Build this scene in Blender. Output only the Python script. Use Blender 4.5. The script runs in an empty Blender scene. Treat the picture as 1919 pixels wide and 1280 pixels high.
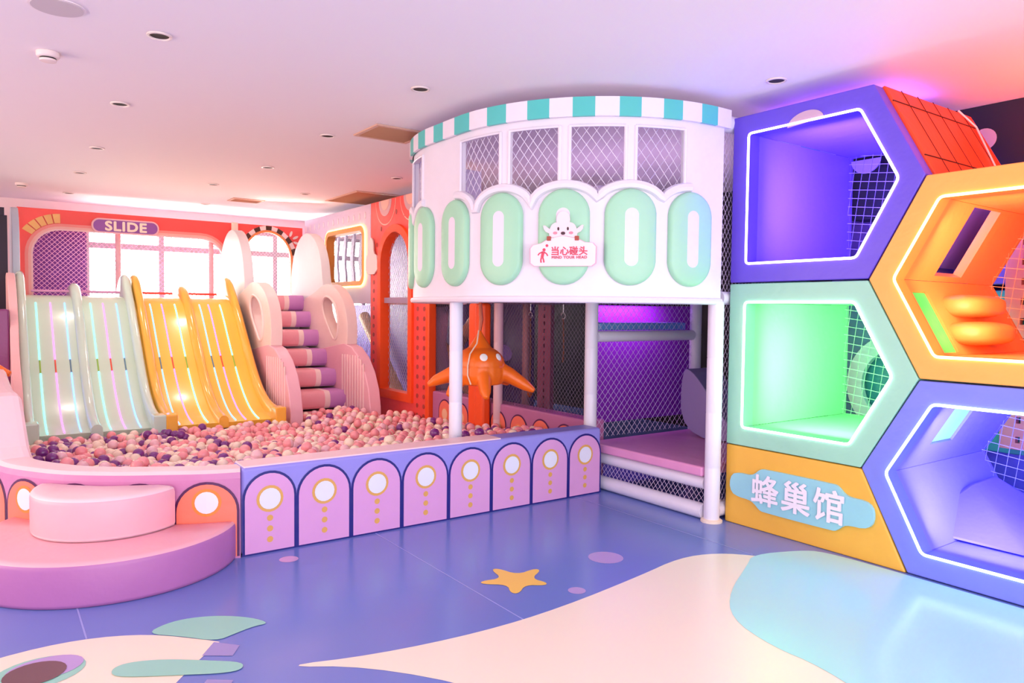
import bpy, bmesh, math, random
from mathutils import Vector, Matrix
from mathutils.geometry import tessellate_polygon
random.seed(7)
SC = bpy.context.scene
COL = SC.collection
PI = math.pi

# ------------------------------------------------------------------ camera
cd = bpy.data.cameras.new('camera'); cam = bpy.data.objects.new('camera', cd); COL.objects.link(cam)
M3 = Matrix(((0.81246905, 0.01522983, -0.58280537), (-0.58289423, 0.04064649, -0.81153076), (0.01132952, 0.99905751, 0.04190139)))
cam.matrix_world = Matrix.Translation((0, 0, 1.4)) @ M3.to_4x4()
cd.sensor_width = 36.0; cd.lens = 1377.625 / 1919 * 36.0; cd.clip_start = 0.05
SC.camera = cam
SC.view_settings.view_transform = 'Standard'
SC.view_settings.look = 'None'
SC.view_settings.gamma = 1.0
SC.view_settings.use_curve_mapping = False
SC.view_settings.exposure = 0.18

# ------------------------------------------------------------------ world and lights
w = bpy.data.worlds.new('world'); SC.world = w; w.use_nodes = True
w.node_tree.nodes['Background'].inputs[0].default_value = (1.0, 0.97, 0.98, 1)
w.node_tree.nodes['Background'].inputs[1].default_value = 1.15

def area(name, loc, direction, sx, sy, energy, color, spread=180):
    l = bpy.data.lights.new(name, 'AREA'); l.shape = 'RECTANGLE'; l.size = sx; l.size_y = sy
    l.energy = energy; l.color = color; l.spread = math.radians(spread)
    o = bpy.data.objects.new(name, l); COL.objects.link(o); o.location = loc
    o.rotation_euler = Vector(direction).to_track_quat('-Z', 'Y').to_euler()
    return o
area('front_fill', (0.4, -2.4, 1.5), (0.1, 1, 0.10), 7.0, 2.4, 165, (1.0, 0.94, 0.95))  # unseen fill added behind the camera to brighten the room
area('window_daylight', (3.4, 12.3, 2.0), (0, -1, -0.2), 5.4, 2.2, 420, (1.0, 0.92, 0.84))
area('left_warm_fill', (-3.8, 6.6, 1.5), (1, 0.05, 0.25), 6.0, 2.2, 210, (1.0, 0.74, 0.58))  # added warm wash from outside the frame, tints the left ceiling
area('near_ceiling_fill', (0.2, -1.4, 0.4), (0.1, 0.45, 1), 4.5, 2.0, 62, (1.0, 0.84, 0.80))  # added fill behind the camera, lifts the near ceiling
for lx, ly in ((.785, 5.77), (.835, 7.498), (.841, 8.982), (2.282, 5.769), (2.315, 7.419), (2.141, 8.838), (3.211, 8.839), (3.60, 7.15)):  # fill spots added at the downlights, which are themselves unlit
    sl = bpy.data.lights.new('ceiling_fill_spot', 'SPOT'); sl.energy = 17; sl.color = (1.0, 0.86, 0.78); sl.spot_size = math.radians(140); sl.spot_blend = 1.0; sl.shadow_soft_size = 0.05
    so_ = bpy.data.objects.new('ceiling_fill_spot', sl); COL.objects.link(so_); so_.location = (lx, ly, 2.78)
area('violet_cove_light', (4.7, 2.75, 2.71), (-0.1, 0, 1), 0.9, 0.5, 3.5, (0.45, 0.12, 1.0))
area('red_cove_light', (5.0, 0.9, 2.17), (0.0, 0.0, 1), 0.9, 1.6, 26, (1.0, 0.10, 0.02))
area('pink_cove_light', (3.3, 9.6, 2.66), (-0.3, -0.7, 0.5), 0.8, 0.12, 3, (1.0, 0.4, 0.3))
area('tower_inner_light', (5.0, 5.0, 1.62), (0, 0.1, 1), 1.2, 2.0, 16, (0.80, 0.55, 1.0))
area('bench_violet_light', (4.75, 4.66, 1.44), (0, 0.6, -1), 0.8, 0.06, 5, (0.75, 0.2, 1.0))
area('pit_red_light', (4.5, 6.9, 1.44), (0, -0.2, -1), 0.5, 0.5, 2.5, (1.0, 0.3, 0.35))

# ------------------------------------------------------------------ materials
def lin(c):
    r = []
    for v in c:
        v = v / 255.0
        r.append(v / 12.92 if v <= 0.04045 else ((v + 0.055) / 1.055) ** 2.4)
    return (r[0], r[1], r[2], 1)
MATS = {}
def mat(name, rgb=(200, 200, 200), rough=0.5, emit=None, strength=0.0, metal=0.0, bump=0.0, scale=30, trans=0.0, coat=0.0, var=0.0):
    if name in MATS: return MATS[name]
    m = bpy.data.materials.new(name); m.use_nodes = True
    nt = m.node_tree; b = nt.nodes['Principled BSDF']
    b.inputs['Base Color'].default_value = lin(rgb)
    b.inputs['Roughness'].default_value = rough
    b.inputs['Metallic'].default_value = metal
    if coat: b.inputs['Coat Weight'].default_value = coat; b.inputs['Coat Roughness'].default_value = 0.12
    if emit:
        b.inputs['Emission Color'].default_value = lin(emit); b.inputs['Emission Strength'].default_value = strength
    if trans: b.inputs['Transmission Weight'].default_value = trans
    if bump or var:
        tc = nt.nodes.new('ShaderNodeTexCoord'); n = nt.nodes.new('ShaderNodeTexNoise')
        n.inputs['Scale'].default_value = scale; n.inputs['Detail'].default_value = 3
        nt.links.new(tc.outputs['Object'], n.inputs['Vector'])
        if bump:
            bp = nt.nodes.new('ShaderNodeBump'); bp.inputs['Strength'].default_value = bump; bp.inputs['Distance'].default_value = 0.02
            nt.links.new(n.outputs['Fac'], bp.inputs['Height']); nt.links.new(bp.outputs['Normal'], b.inputs['Normal'])
        if var:
            mx = nt.nodes.new('ShaderNodeMix'); mx.data_type = 'RGBA'
            c = lin(rgb); mx.inputs[6].default_value = c
            mx.inputs[7].default_value = (c[0] * (1 - var), c[1] * (1 - var), c[2] * (1 - var), 1)
            nt.links.new(n.outputs['Fac'], mx.inputs[0]); nt.links.new(mx.outputs[2], b.inputs['Base Color'])
    MATS[name] = m
    return m
def vinyl(name, rgb=(200, 200, 200), rough=0.42): return mat(name, rgb, rough, bump=0.25, scale=9, var=0.05)
WHITEV = vinyl('white padded vinyl', (236, 228, 240))
POST = vinyl('white post foam', (232, 226, 242), 0.4)
NETW = mat('white net cord', (240, 232, 245), 0.6)
NETL = mat('lilac net cord', (214, 196, 226), 0.6)
NETP = mat('pink net cord', (240, 190, 225), 0.6)
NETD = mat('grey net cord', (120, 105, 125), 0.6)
NAVY = vinyl('navy vinyl', (22, 22, 120))
LAV = vinyl('lavender vinyl', (150, 142, 226))
ORCHID = vinyl('orchid vinyl', (222, 160, 214))
GOLD = vinyl('gold vinyl', (226, 170, 90))
DISC = vinyl('pale disc vinyl', (232, 232, 248))
MAUVE = vinyl('mauve vinyl', (204, 128, 178))
CORAL = vinyl('coral vinyl', (250, 128, 104))
PLUM = vinyl('plum outline vinyl', (84, 20, 84))
PINK = vinyl('pink vinyl', (244, 176, 190))
PALEPINK = vinyl('pale pink vinyl', (248, 212, 218))
SHADEPINK = vinyl('shaded pink vinyl', (182, 112, 174))
RED = vinyl('red board', (250, 84, 78))
ORED = vinyl('orange red vinyl', (252, 84, 22))
LILAC = vinyl('lilac board', (214, 200, 228))
MINT = vinyl('mint vinyl', (166, 220, 186))
TEAL = vinyl('teal vinyl', (84, 196, 190))
DARK = mat('dark wall paint', (26, 18, 34), 0.7)
BLACKM = mat('black recess', (30, 22, 20), 0.6)

# ------------------------------------------------------------------ helpers
def make(name, verts, faces, mats, parent=None, midx=None, smooth=True, bevel=0, seg=2, recalc=True, angle=40):
    me = bpy.data.meshes.new(name)
    me.from_pydata([tuple(v) for v in verts], [], faces)
    if not isinstance(mats, (list, tuple)): mats = [mats]
    for m in mats: me.materials.append(m)
    if midx: me.polygons.foreach_set('material_index', midx)
    if recalc:
        bm = bmesh.new(); bm.from_mesh(me)
        bmesh.ops.recalc_face_normals(bm, faces=bm.faces); bm.to_mesh(me); bm.free()
    if smooth:
        me.polygons.foreach_set('use_smooth', [True] * len(me.polygons))
        me.set_sharp_from_angle(angle=math.radians(angle))
    o = bpy.data.objects.new(name, me); COL.objects.link(o)
    if parent: o.parent = parent
    if bevel:
        b = o.modifiers.new('bevel', 'BEVEL'); b.width = bevel; b.segments = seg; b.limit_method = 'ANGLE'; b.angle_limit = math.radians(40)
        b.harden_normals = True
    return o

class MB:
    def __init__(s): s.v = []; s.f = []; s.m = []
    def add(s, v, f, m=0):
        n = len(s.v); s.v += [tuple(x) for x in v]
        s.f += [tuple(i + n for i in q) for q in f]; s.m += [m] * len(f)
    def box(s, a, b, m=0):
        x0, y0, z0 = a; x1, y1, z1 = b
        s.add([(x0,y0,z0),(x1,y0,z0),(x1,y1,z0),(x0,y1,z0),(x0,y0,z1),(x1,y0,z1),(x1,y1,z1),(x0,y1,z1)],
              [(3,2,1,0),(4,5,6,7),(0,1,5,4),(1,2,6,5),(2,3,7,6),(3,0,4,7)], m)
    def tube(s, pts, r, n=8, m=0, closed=False):
        pts = [Vector(p) for p in pts]; k = len(pts)
        rs = r if isinstance(r, (list, tuple)) else [r] * k
        vs = []; prev = None
        for i, p in enumerate(pts):
            if closed: t = pts[(i + 1) % k] - pts[i - 1]
            else: t = pts[min(i + 1, k - 1)] - pts[max(i - 1, 0)]
            t.normalize()
            if prev is None:
                a = Vector((0, 0, 1)) if abs(t.z) < 0.9 else Vector((1, 0, 0))
                u = t.cross(a).normalized()
            else:
                u = (prev - t * prev.dot(t)).normalized()
            prev = u; q = t.cross(u)
            for j in range(n):
                an = 2 * PI * j / n
                vs.append(p + (u * math.cos(an) + q * math.sin(an)) * rs[i])
        fs = []
        for i in range(k if closed else k - 1):
            for j in range(n):
                a = i * n + j; b = i * n + (j + 1) % n; c = ((i + 1) % k) * n + (j + 1) % n; d = ((i + 1) % k) * n + j
                fs.append((a, b, c, d))
        if not closed:
            fs.append(tuple(range(n))[::-1]); fs.append(tuple((k - 1) * n + j for j in range(n)))
        s.add(vs, fs, m)
    def sphere(s, c, r, nu=16, nv=10, m=0, rot=None):
        if not isinstance(r, (list, tuple)): r = (r, r, r)
        vs = []
        for i in range(1, nv):
            ph = PI * i / nv
            for j in range(nu):
                th = 2 * PI * j / nu
                vs.append(Vector((r[0] * math.sin(ph) * math.cos(th), r[1] * math.sin(ph) * math.sin(th), r[2] * math.cos(ph))))
        vs += [Vector((0, 0, r[2])), Vector((0, 0, -r[2]))]
        if rot: vs = [rot @ v for v in vs]
        vs = [v + Vector(c) for v in vs]
        fs = []
        for i in range(nv - 2):
            for j in range(nu):
                fs.append((i * nu + j, (i + 1) * nu + j, (i + 1) * nu + (j + 1) % nu, i * nu + (j + 1) % nu))
        T = (nv - 1) * nu; B = T + 1
        for j in range(nu):
            fs.append((T, j, (j + 1) % nu)); fs.append((B, (nv - 2) * nu + (j + 1) % nu, (nv - 2) * nu + j))
        s.add(vs, fs, m)
    def loft(s, secs, m=0, closed=True, caps=True):
        k = len(secs); n = len(secs[0]); vs = [p for q in secs for p in q]; fs = []
        for i in range(k - 1):
            for j in range(n if closed else n - 1):
                fs.append((i * n + j, i * n + (j + 1) % n, (i + 1) * n + (j + 1) % n, (i + 1) * n + j))
        if caps: fs.append(tuple(range(n))[::-1]); fs.append(tuple((k - 1) * n + j for j in range(n)))
        s.add(vs, fs, m)
    def plate(s, outs, d0, d1, fmap, m=0, mside=None):
        """outs: outer outline and hole outlines in 2D; fmap(a,b,d) -> 3D; solid between d0 and d1"""
        loops = [[Vector((p[0], p[1], 0)) for p in o] for o in outs]
        tris = tessellate_polygon(loops)
        flat = [p for o in outs for p in o]; n = len(flat)
        vs = [fmap(p[0], p[1], d0) for p in flat] + [fmap(p[0], p[1], d1) for p in flat]
        fs = [tuple(t) for t in tris] + [tuple(i + n for i in t)[::-1] for t in tris]
        side = []; k = 0
        for o in outs:
            L = len(o)
            for i in range(L):
                a = k + i; b = k + (i + 1) % L
                side.append((a, b, b + n, a + n))
            k += L
        base = len(s.v); s.add(vs, fs, m); N = base
        s.f += [tuple(i + N for i in q) for q in side]; s.m += [m if mside is None else mside] * len(side)
    def poly(s, pts, fmap, d, m=0):
        loops = [[Vector((p[0], p[1], 0)) for p in pts]]
        s.add([fmap(p[0], p[1], d) for p in pts], [tuple(t) for t in tessellate_polygon(loops)], m)
    def build(s, name, mats, parent=None, **k):
        return make(name, s.v, s.f, mats, parent, midx=s.m, **k)

def FX(X, sgn=1): return lambda a, b, d: (X + sgn * d, a, b)     # plane facing -x: a=y, b=z, depth into +x
def FY(Y): return lambda a, b, d: (a, Y + d, b)                  # plane facing -y: a=x, b=z
def FZ(Z): return lambda a, b, d: (a, b, Z + d)

def rrect(x0, y0, x1, y1, r, n=6):
    if not isinstance(r, (list, tuple)): r = [r] * 4
    cs = [(x1 - r[0], y0 + r[0], -PI / 2, r[0]), (x1 - r[1], y1 - r[1], 0, r[1]), (x0 + r[2], y1 - r[2], PI / 2, r[2]), (x0 + r[3], y0 + r[3], PI, r[3])]
    out = []
    for cx, cy, a0, rr in cs:
        if rr <= 1e-4: out.append((cx, cy)); continue
        for i in range(n + 1):
            a = a0 + PI / 2 * i / n
            out.append((cx + rr * math.cos(a), cy + rr * math.sin(a)))
    return out
def ell(cx, cy, rx, ry=None, n=24):
    ry = ry or rx
    return [(cx + rx * math.cos(2 * PI * i / n), cy + ry * math.sin(2 * PI * i / n)) for i in range(n)]
def arch(x0, x1, z0, ztop, n=20, hh=None):
    c = (x0 + x1) / 2; r = (x1 - x0) / 2; hh = hh or r
    return [(x0, z0)] + [(x1, z0)] + [(c + r * math.cos(PI * i / n), ztop - hh + hh * math.sin(PI * i / n)) for i in range(n + 1)]
def smoothpoly(pts, it=2, closed=True):
    for _ in range(it):
        q = []
        n = len(pts)
        rng = range(n) if closed else range(n - 1)
        for i in rng:
            a = pts[i]; b = pts[(i + 1) % n]
            q.append(tuple(a[k] * .75 + b[k] * .25 for k in range(len(a))))
            q.append(tuple(a[k] * .25 + b[k] * .75 for k in range(len(a))))
        if not closed: q = [pts[0]] + q[1:-1] + [pts[-1]]
        pts = q
    return pts
def band(pts, wd, closed=False):
    """outline of a band of half width wd around an open 2D polyline"""
    L = []; Rr = []
    n = len(pts)
    for i, p in enumerate(pts):
        a = pts[max(i - 1, 0)]; b = pts[min(i + 1, n - 1)]
        t = Vector((b[0] - a[0], b[1] - a[1])); t.normalize(); nn = Vector((-t.y, t.x))
        L.append((p[0] + nn.x * wd, p[1] + nn.y * wd)); Rr.append((p[0] - nn.x * wd, p[1] - nn.y * wd))
    return L + Rr[::-1]

def thing(name, label, cat, loc=(0, 0, 0), group=None, rz=0):
    o = bpy.data.objects.new(name, None); COL.objects.link(o); o.location = loc; o.rotation_euler = (0, 0, rz)
    o.empty_display_size = 0.1
    return tag(o, label, cat, group)
def tag(o, label, cat, group=None, kind=None):
    o['label'] = label; o['category'] = cat
    if group: o['group'] = group
    if kind: o['kind'] = kind
    return o
def struct(o): o['kind'] = 'structure'; return o
def adopt(root, *kids):
    """parent already built (world-space) meshes to an Empty that stands at the thing's base"""
    inv = Matrix.Translation(-Vector(root.location))
    for k in kids:
        k.parent = root; k.matrix_parent_inverse = Matrix.Identity(4)
        k.data.transform(inv)
    return root

def text_mesh(name, body, size, fmap, m, center=(0, 0), depth=0.004, bold=0.0, parent=None, sx=1.0, spacing=1.0):
    c = bpy.data.curves.new(name, 'FONT'); c.body = body; c.size = size; c.align_x = 'CENTER'; c.align_y = 'CENTER'
    c.extrude = 0.5; c.resolution_u = 4; c.space_character = spacing
    o = bpy.data.objects.new(name, c); COL.objects.link(o)
    bpy.context.view_layer.update()
    me = bpy.data.meshes.new_from_object(o.evaluated_get(bpy.context.evaluated_depsgraph_get()))
    bpy.data.objects.remove(o); 
    ys = [v.co.y for v in me.vertices]; xs = [v.co.x for v in me.vertices]
    cy = (min(ys) + max(ys)) / 2; cx = (min(xs) + max(xs)) / 2
    for v in me.vertices:
        v.co = fmap(center[0] + (v.co.x - cx) * sx, center[1] + v.co.y - cy, -depth * (v.co.z + 0.5))
    me.materials.clear(); me.materials.append(m)
    if bold:
        # heavier strokes: the same outline laid down again with small shifts
        vv = [v.co.copy() for v in me.vertices]; pf = [tuple(p.vertices) for p in me.polygons]
        ua = Vector(fmap(1, 0, 0)) - Vector(fmap(0, 0, 0)); ub = Vector(fmap(0, 1, 0)) - Vector(fmap(0, 0, 0))
        nv = []; nf = []
        uc = Vector(fmap(0, 0, -1)) - Vector(fmap(0, 0, 0))
        for da, db in ((0, 0), (bold, 0), (-bold, 0), (0, bold), (0, -bold), (bold * .7, bold * .7), (-bold * .7, bold * .7), (bold * .7, -bold * .7), (-bold * .7, -bold * .7)):
            k = len(nv); nv += [c_ + ua * da + ub * db + uc * (.00025 * len(nf) / max(1, len(pf))) for c_ in vv]; nf += [tuple(i + k for i in q) for q in pf]
        me.clear_geometry(); me.from_pydata(nv, [], nf)
    bm = bmesh.new(); bm.from_mesh(me); bmesh.ops.recalc_face_normals(bm, faces=bm.faces); bm.to_mesh(me); bm.free()
    r = bpy.data.objects.new(name, me); COL.objects.link(r)
    if parent: r.parent = parent
    return r

def net_mb(fmap, a0, a1, b0, b1, cw, ch, r, nseg=1, mb=None, square=False, tilt=0.12, sides=3, poly=None):
    """diamond (or square) net of cords in the rectangle a0..a1 x b0..b1"""
    mb = mb or MB()
    def line(p, q):
        pts = [fmap(p[0] + (q[0] - p[0]) * i / nseg, p[1] + (q[1] - p[1]) * i / nseg, 0) for i in range(nseg + 1)]
        mb.tube(pts, r, sides)
    def clip(px, py, dx, dy):
        t0, t1 = -1e9, 1e9
        for (p, d, lo, hi) in ((px, dx, a0, a1), (py, dy, b0, b1)):
            if abs(d) < 1e-9:
                if p < lo or p > hi: return
                continue
            u = (lo - p) / d; v = (hi - p) / d
            if u > v: u, v = v, u
            t0 = max(t0, u); t1 = min(t1, v)
        if poly:
            A = sum(poly[i][0] * poly[(i + 1) % len(poly)][1] - poly[(i + 1) % len(poly)][0] * poly[i][1] for i in range(len(poly))); sg = 1 if A > 0 else -1
            for i in range(len(poly)):
                x0, y0 = poly[i]; x1, y1 = poly[(i + 1) % len(poly)]
                nx, ny = -(y1 - y0) * sg, (x1 - x0) * sg
                den = nx * dx + ny * dy; num = nx * (px - x0) + ny * (py - y0)
                if abs(den) < 1e-9:
                    if num < 0: return
                elif den > 0: t0 = max(t0, -num / den)
                else: t1 = min(t1, -num / den)
        if t1 - t0 > 1e-4: line((px + dx * t0, py + dy * t0), (px + dx * t1, py + dy * t1))
    W = a1 - a0; H = b1 - b0
    if square:
        k = int((W + H) / cw) + 3
        for i in range(-k, k):
            clip(a0 + i * cw, b0, tilt, 1)
            clip(a0, b0 + i * ch, 1, -tilt)
    else:
        sl = ch / cw; n = int((W + H / sl) / cw) + 2
        for i in range(-1, n):
            clip(a0 + i * cw, b0, -1, sl)
            clip(a1 - i * cw, b0, 1, sl)
    return mb

# ================================================================== SETTING
CEIL = 2.8
FLOORM = mat('blue rubber floor', (114, 134, 208), 0.22, var=0.05, scale=3, bump=0.03)
mb = MB()
mb.box((-5, -3, -0.1), (8, 12.2, 0.0))
cream = 1; aqua = 2; yell = 3; lil = 4; mnt = 5; brown = 6; seamm = 7; pale = 8
F = FZ(0)
mb.poly(smoothpoly([(.90, 2.815), (1.26, 2.69), (1.733, 2.622), (2.187, 2.632), (2.807, 2.722), (3.2, 2.80), (3.45, 2.74), (3.62, 2.56), (3.75, 2.3), (3.7, 1.2), (2.7, 0.6), (1.9, 1.2), (1.5, 2.2), (1.2, 2.62)], 2), F, 0.001, cream)
mb.poly(smoothpoly([(3.60, 2.60), (3.42, 2.50), (3.02, 2.31), (2.76, 2.10), (2.67, 1.82), (2.68, 1.6), (2.55, 1.2), (2.6, .3), (3.4, -.2), (4.02, -.2), (4.02, 2.0), (4.0, 2.40), (3.90, 2.49)], 2), F, 0.002, aqua)
mb.poly(smoothpoly([(-.35, 3.38), (.03, 3.51), (.307, 3.515), (.554, 3.408), (.74, 3.21)], 2, False) + [(.78, 3.16), (.664, 3.031), (.56, 2.9), (.36, 2.62), (.1, 2.5), (-.3, 2.5), (-.7, 2.8)], F, 0.001, cream)
mb.poly(ell(.15, 3.275, .155, .135), F, 0.002, mnt)
mb.poly(ell(.17, 3.30, .13, .10), F, 0.003, lil)
mb.poly(ell(.135, 3.27, .105, .098), F, 0.004, brown)
mb.poly(smoothpoly([(.54, 3.41), (.63, 3.475), (.73, 3.48), (.85, 3.43), (.96, 3.33), (1.01, 3.225), (.94, 3.23), (.85, 3.20), (.77, 3.17), (.66, 3.30)], 2), F, 0.003, mnt)
mb.poly(smoothpoly([(.38, 3.15), (.44, 3.17), (.56, 3.12), (.70, 3.01), (.81, 2.92), (.79, 2.86), (.72, 2.87), (.58, 2.95), (.42, 3.04), (.37, 3.09)], 2), F, 0.004, mnt)
mb.poly([(.76, 3.17), (.84, 3.08), (.79, 3.00), (.69, 3.07)], F, 0.002, 9)
mb.poly([(.66, 2.86), (.74, 2.80), (.67, 2.68), (.58, 2.74)], F, 0.002, 9)
# starfish
cx, cy = 2.23, 3.02
st = []
tips = [(2.048, 3.108), (2.222, 3.235), (2.42, 3.10), (2.324, 2.905), (2.11, 2.895)]
for i in range(5):
    a = tips[i]; b = tips[(i + 1) % 5]
    mx_, my_ = (a[0] + b[0]) / 2, (a[1] + b[1]) / 2
    st += [(a[0] * .97 + cx * .03 + (b[1] - a[1]) * .0, a[1]), (cx + (mx_ - cx) * .52, cy + (my_ - cy) * .52)]
st2 = []
for i in range(10):
    if i % 2 == 0:
        p = Vector(st[i]); c = Vector((cx, cy)); d = (p - c).normalized(); nrm = Vector((-d.y, d.x)) * -.022
        st2 += [tuple(p - nrm * 1), tuple(p + nrm * 1)][::1]
    else: st2.append(st[i])
mb.poly(smoothpoly(st2, 2), F, 0.002, yell)
mb.poly(ell(2.857, 3.039, .10, .10), F, 0.001, lil)
mb.poly(ell(2.395, 2.753, .045, .045), F, 0.001, lil)
mb.poly(ell(1.36, 4.005, .052, .052), F, 0.001, pale)
for x, ya, yb in ((1.967, 2.62, 4.18), (.329, 3.50, 4.0), (3.605, 2.6, 4.18)):
    mb.poly([(x - .0035, ya), (x + .0035, ya), (x + .0035, yb), (x - .0035, yb)], F, 0.0006, seamm)
flo = mb.build('floor', [FLOORM, mat('cream floor', (252, 236, 214), .25), mat('aqua floor', (176, 232, 232), .22), mat('yellow floor', (252, 204, 96), .3),
    mat('lilac floor', (186, 160, 216), .3), mat('mint floor', (150, 214, 196), .3), mat('brown floor', (112, 78, 84), .35), mat('floor seam', (160, 168, 232), .4), mat('pink floor spot', (222, 176, 218), .3), mat('dusty floor patch', (158, 150, 208), .3)], smooth=False, recalc=False)
struct(flo)
CEILM = mat('white ceiling paint', (244, 232, 234), 0.75)
mb = MB(); mb.box((-5, -3, CEIL), (8, 12.0, CEIL + .15)); struct(mb.build('ceiling', CEILM, smooth=False))
# back wall with window openings
WALLB = mat('back wall paint', (242, 220, 222), .7)
wins = [(1.15, 3.0), (3.12, 4.3), (4.4, 6.2)]
mb = MB(); mb.plate([[(-5, 0), (8, 0), (8, CEIL), (-5, CEIL)]] + [[(a, .7), (b, .7), (b, 2.58), (a, 2.58)] for a, b in wins], 0, .2, FY(11.7))
struct(mb.build('wall_back', WALLB, smooth=False))
WFR = mat('grey window frame', (178, 170, 178), .5)
GLASS = mat('window glass', (255, 255, 255), .0, trans=1.0)
MATS['window glass'].node_tree.nodes['Principled BSDF'].inputs['IOR'].default_value = 1.02
for i, (a, b) in enumerate(wins):
    mb = MB()
    c = (2.12, 3.78, 5.3)[i]
    mb.plate([[(a, .7), (b, .7), (b, 2.58), (a, 2.58)], [(a + .05, .75), (c - .035, .75), (c - .035, 2.21), (a + .05, 2.21)], [(c + .035, .75), (b - .05, .75), (b - .05, 2.21), (c + .035, 2.21)],
              [(a + .05, 2.29), (c - .035, 2.29), (c - .035, 2.53), (a + .05, 2.53)], [(c + .035, 2.29), (b - .05, 2.29), (b - .05, 2.53), (c + .035, 2.53)]], 0, .06, FY(11.76))
    fr = struct(mb.build('window_%d' % (i + 1), WFR, smooth=False))
    g = MB(); g.box((a + .04, 11.785, .74), (b - .04, 11.79, 2.54)); g.build('pane', GLASS, fr, smooth=False)
mb = MB(); mb.box((-5, 4.2, 0), (-4.9, 11.7, CEIL)); struct(mb.build('wall_left', mat('left wall paint', (240, 206, 200), .7), smooth=False))
mb = MB(); mb.box((7.0, -3, 0), (7.1, 11.7, CEIL)); struct(mb.build('wall_right', DARK, smooth=False))
mb = MB(); mb.box((5.42, -1.5, 2.12), (5.6, 3.1, CEIL - .002)); struct(mb.build('trim_1', mat('navy bulkhead paint', (34, 28, 56), .6), smooth=False))
o = MB(); o.plate([ell(2.19, 2.572, .075, .072)], 0, .004, FX(5.414)); tag(o.build('wall_dot', mat('pale pink dot', (205, 170, 190), .6)), 'pale pink round dot on the dark bulkhead behind the red quilted cover', 'wall decoration')
# deep magenta wall part behind the slide net, dark partition at the far left
mb = MB(); mb.box((.45, 11.3, 0), (1.12, 11.4, 2.52)); tag(mb.build('purple_partition', mat('purple board', (110, 40, 140), .5)), 'purple partition board behind the net left of the bright windows', 'partition')
mb = MB(); mb.box((-.6, 9.6, 0), (.215, 9.7, 2.36)); mb.box((-.6, 9.58, 2.36), (.19, 9.7, 2.44)); tag(mb.build('dark_partition', mat('dark aubergine board', (32, 14, 40), .6)), 'tall dark aubergine partition at the far left behind the slides', 'partition')
mb = MB(); mb.box((-.6, 8.3, 0), (.19, 8.9, 1.36)); tag(mb.build('mauve_padded_block', vinyl('mauve block vinyl', (134, 62, 118)), bevel=.02), 'dusky mauve padded block at the far left beside the green slide', 'padded block')
OCT = vinyl('orange octopus vinyl', (246, 112, 20), .35)
# ------------------------------------------------------------------ ceiling fittings
def disc_obj(mb, c, r, z0, z1, n=28, m=0):
    mb.loft([[(c[0] + r * math.cos(2 * PI * i / n), c[1] + r * math.sin(2 * PI * i / n), z) for i in range(n)] for z in (z0, z1)], m)
DL = [(.757, 4.204, 'nearest downlight in the left row, above the ball pit rim'), (.785, 5.77, 'second downlight from the camera in the left ceiling row'), (.835, 7.498, 'third downlight from the camera in the left ceiling row'),
      (.841, 8.982, 'fourth downlight from the camera in the left ceiling row'), (.871, 10.679, 'tiny farthest downlight in the left ceiling row'), (2.269, 4.185, 'downlight left of the round tower top, nearest in the middle row'),
      (2.282, 5.769, 'downlight left of the wooden air vent near the tower'), (2.315, 7.419, 'middle row downlight above the yellow slide'), (2.141, 8.838, 'small faint downlight above the middle of the slides'),
      (3.211, 8.839, 'downlight beside the large wooden vent above the stairs'), (3.60, 7.15, 'dark downlight close to the left edge of the round tower'), (3.882, 2.717, 'downlight beside the purple hexagon cell and the tower'), (2.46, 10.586, 'farthest tiny downlight above the stairs')]
proto = None
for x, y, lab in DL:
    if proto is None:
        r_ = thing('downlight', 'round recessed ' + lab, 'ceiling light', (x, y, CEIL), 'recessed ceiling downlights'); proto = r_
        t_ = MB(); t_.loft([[(rr * math.cos(2 * PI * i / 28), rr * math.sin(2 * PI * i / 28), z) for i in range(28)] for rr, z in ((.062, -.001), (.060, -.009), (.050, -.010), (.046, -.004))], caps=False)
        t_.build('trim_ring', mat('white metal ring', (225, 205, 200), .35), r_)
        l_ = MB(); disc_obj(l_, (0, 0), .048, -.004, -.001); l_.build('recess', BLACKM, r_)
        kids = list(r_.children)
    else:
        r_ = proto.copy(); COL.objects.link(r_); r_.location = (x, y, CEIL); r_['label'] = 'round recessed ' + lab
        for k in kids: c = k.copy(); COL.objects.link(c); c.parent = r_
t = thing('ceiling_speaker', 'large round flush speaker grille in the ceiling at the top left corner', 'speaker', (.30, 4.10, CEIL))
mb = MB(); disc_obj(mb, (0, 0), .118, -.006, -.001, 40); mb.build('rim', mat('white speaker rim', (240, 225, 225), .5), t)
mb = MB(); disc_obj(mb, (0, 0), .108, -.009, -.005, 40); mb.build('grille', mat('grey grille', (205, 190, 192), .7), t)
for x, y, lab, s in ((.309, 4.865, 'white smoke detector under the ceiling at the upper left', 1.0), (.37, 10.2, 'small far smoke detector near the left end of the ceiling', 1.1)):
    t = thing('smoke_detector', lab, 'smoke detector', (x, y, CEIL), None)
    mb = MB(); mb.loft([[(rr * s * math.cos(2 * PI * i / 24), rr * s * math.sin(2 * PI * i / 24), z) for i in range(24)] for rr, z in ((.058, -.001), (.058, -.022), (.052, -.03), (.045, -.032))]); mb.build('base', mat('white detector plastic', (238, 215, 210), .5), t)
    mb = MB(); mb.loft([[(rr * s * math.cos(2 * PI * i / 24), rr * s * math.sin(2 * PI * i / 24), z) for i in range(24)] for rr, z in ((.040, -.032), (.040, -.040))]); mb.build('sensor_gap', BLACKM, t)
    mb = MB(); mb.loft([[(rr * s * math.cos(2 * PI * i / 24), rr * s * math.sin(2 * PI * i / 24), z) for i in range(24)] for rr, z in ((.043, -.040), (.040, -.050), (.02, -.055))]); mb.build('cap', mat('white detector plastic'), t)
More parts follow.
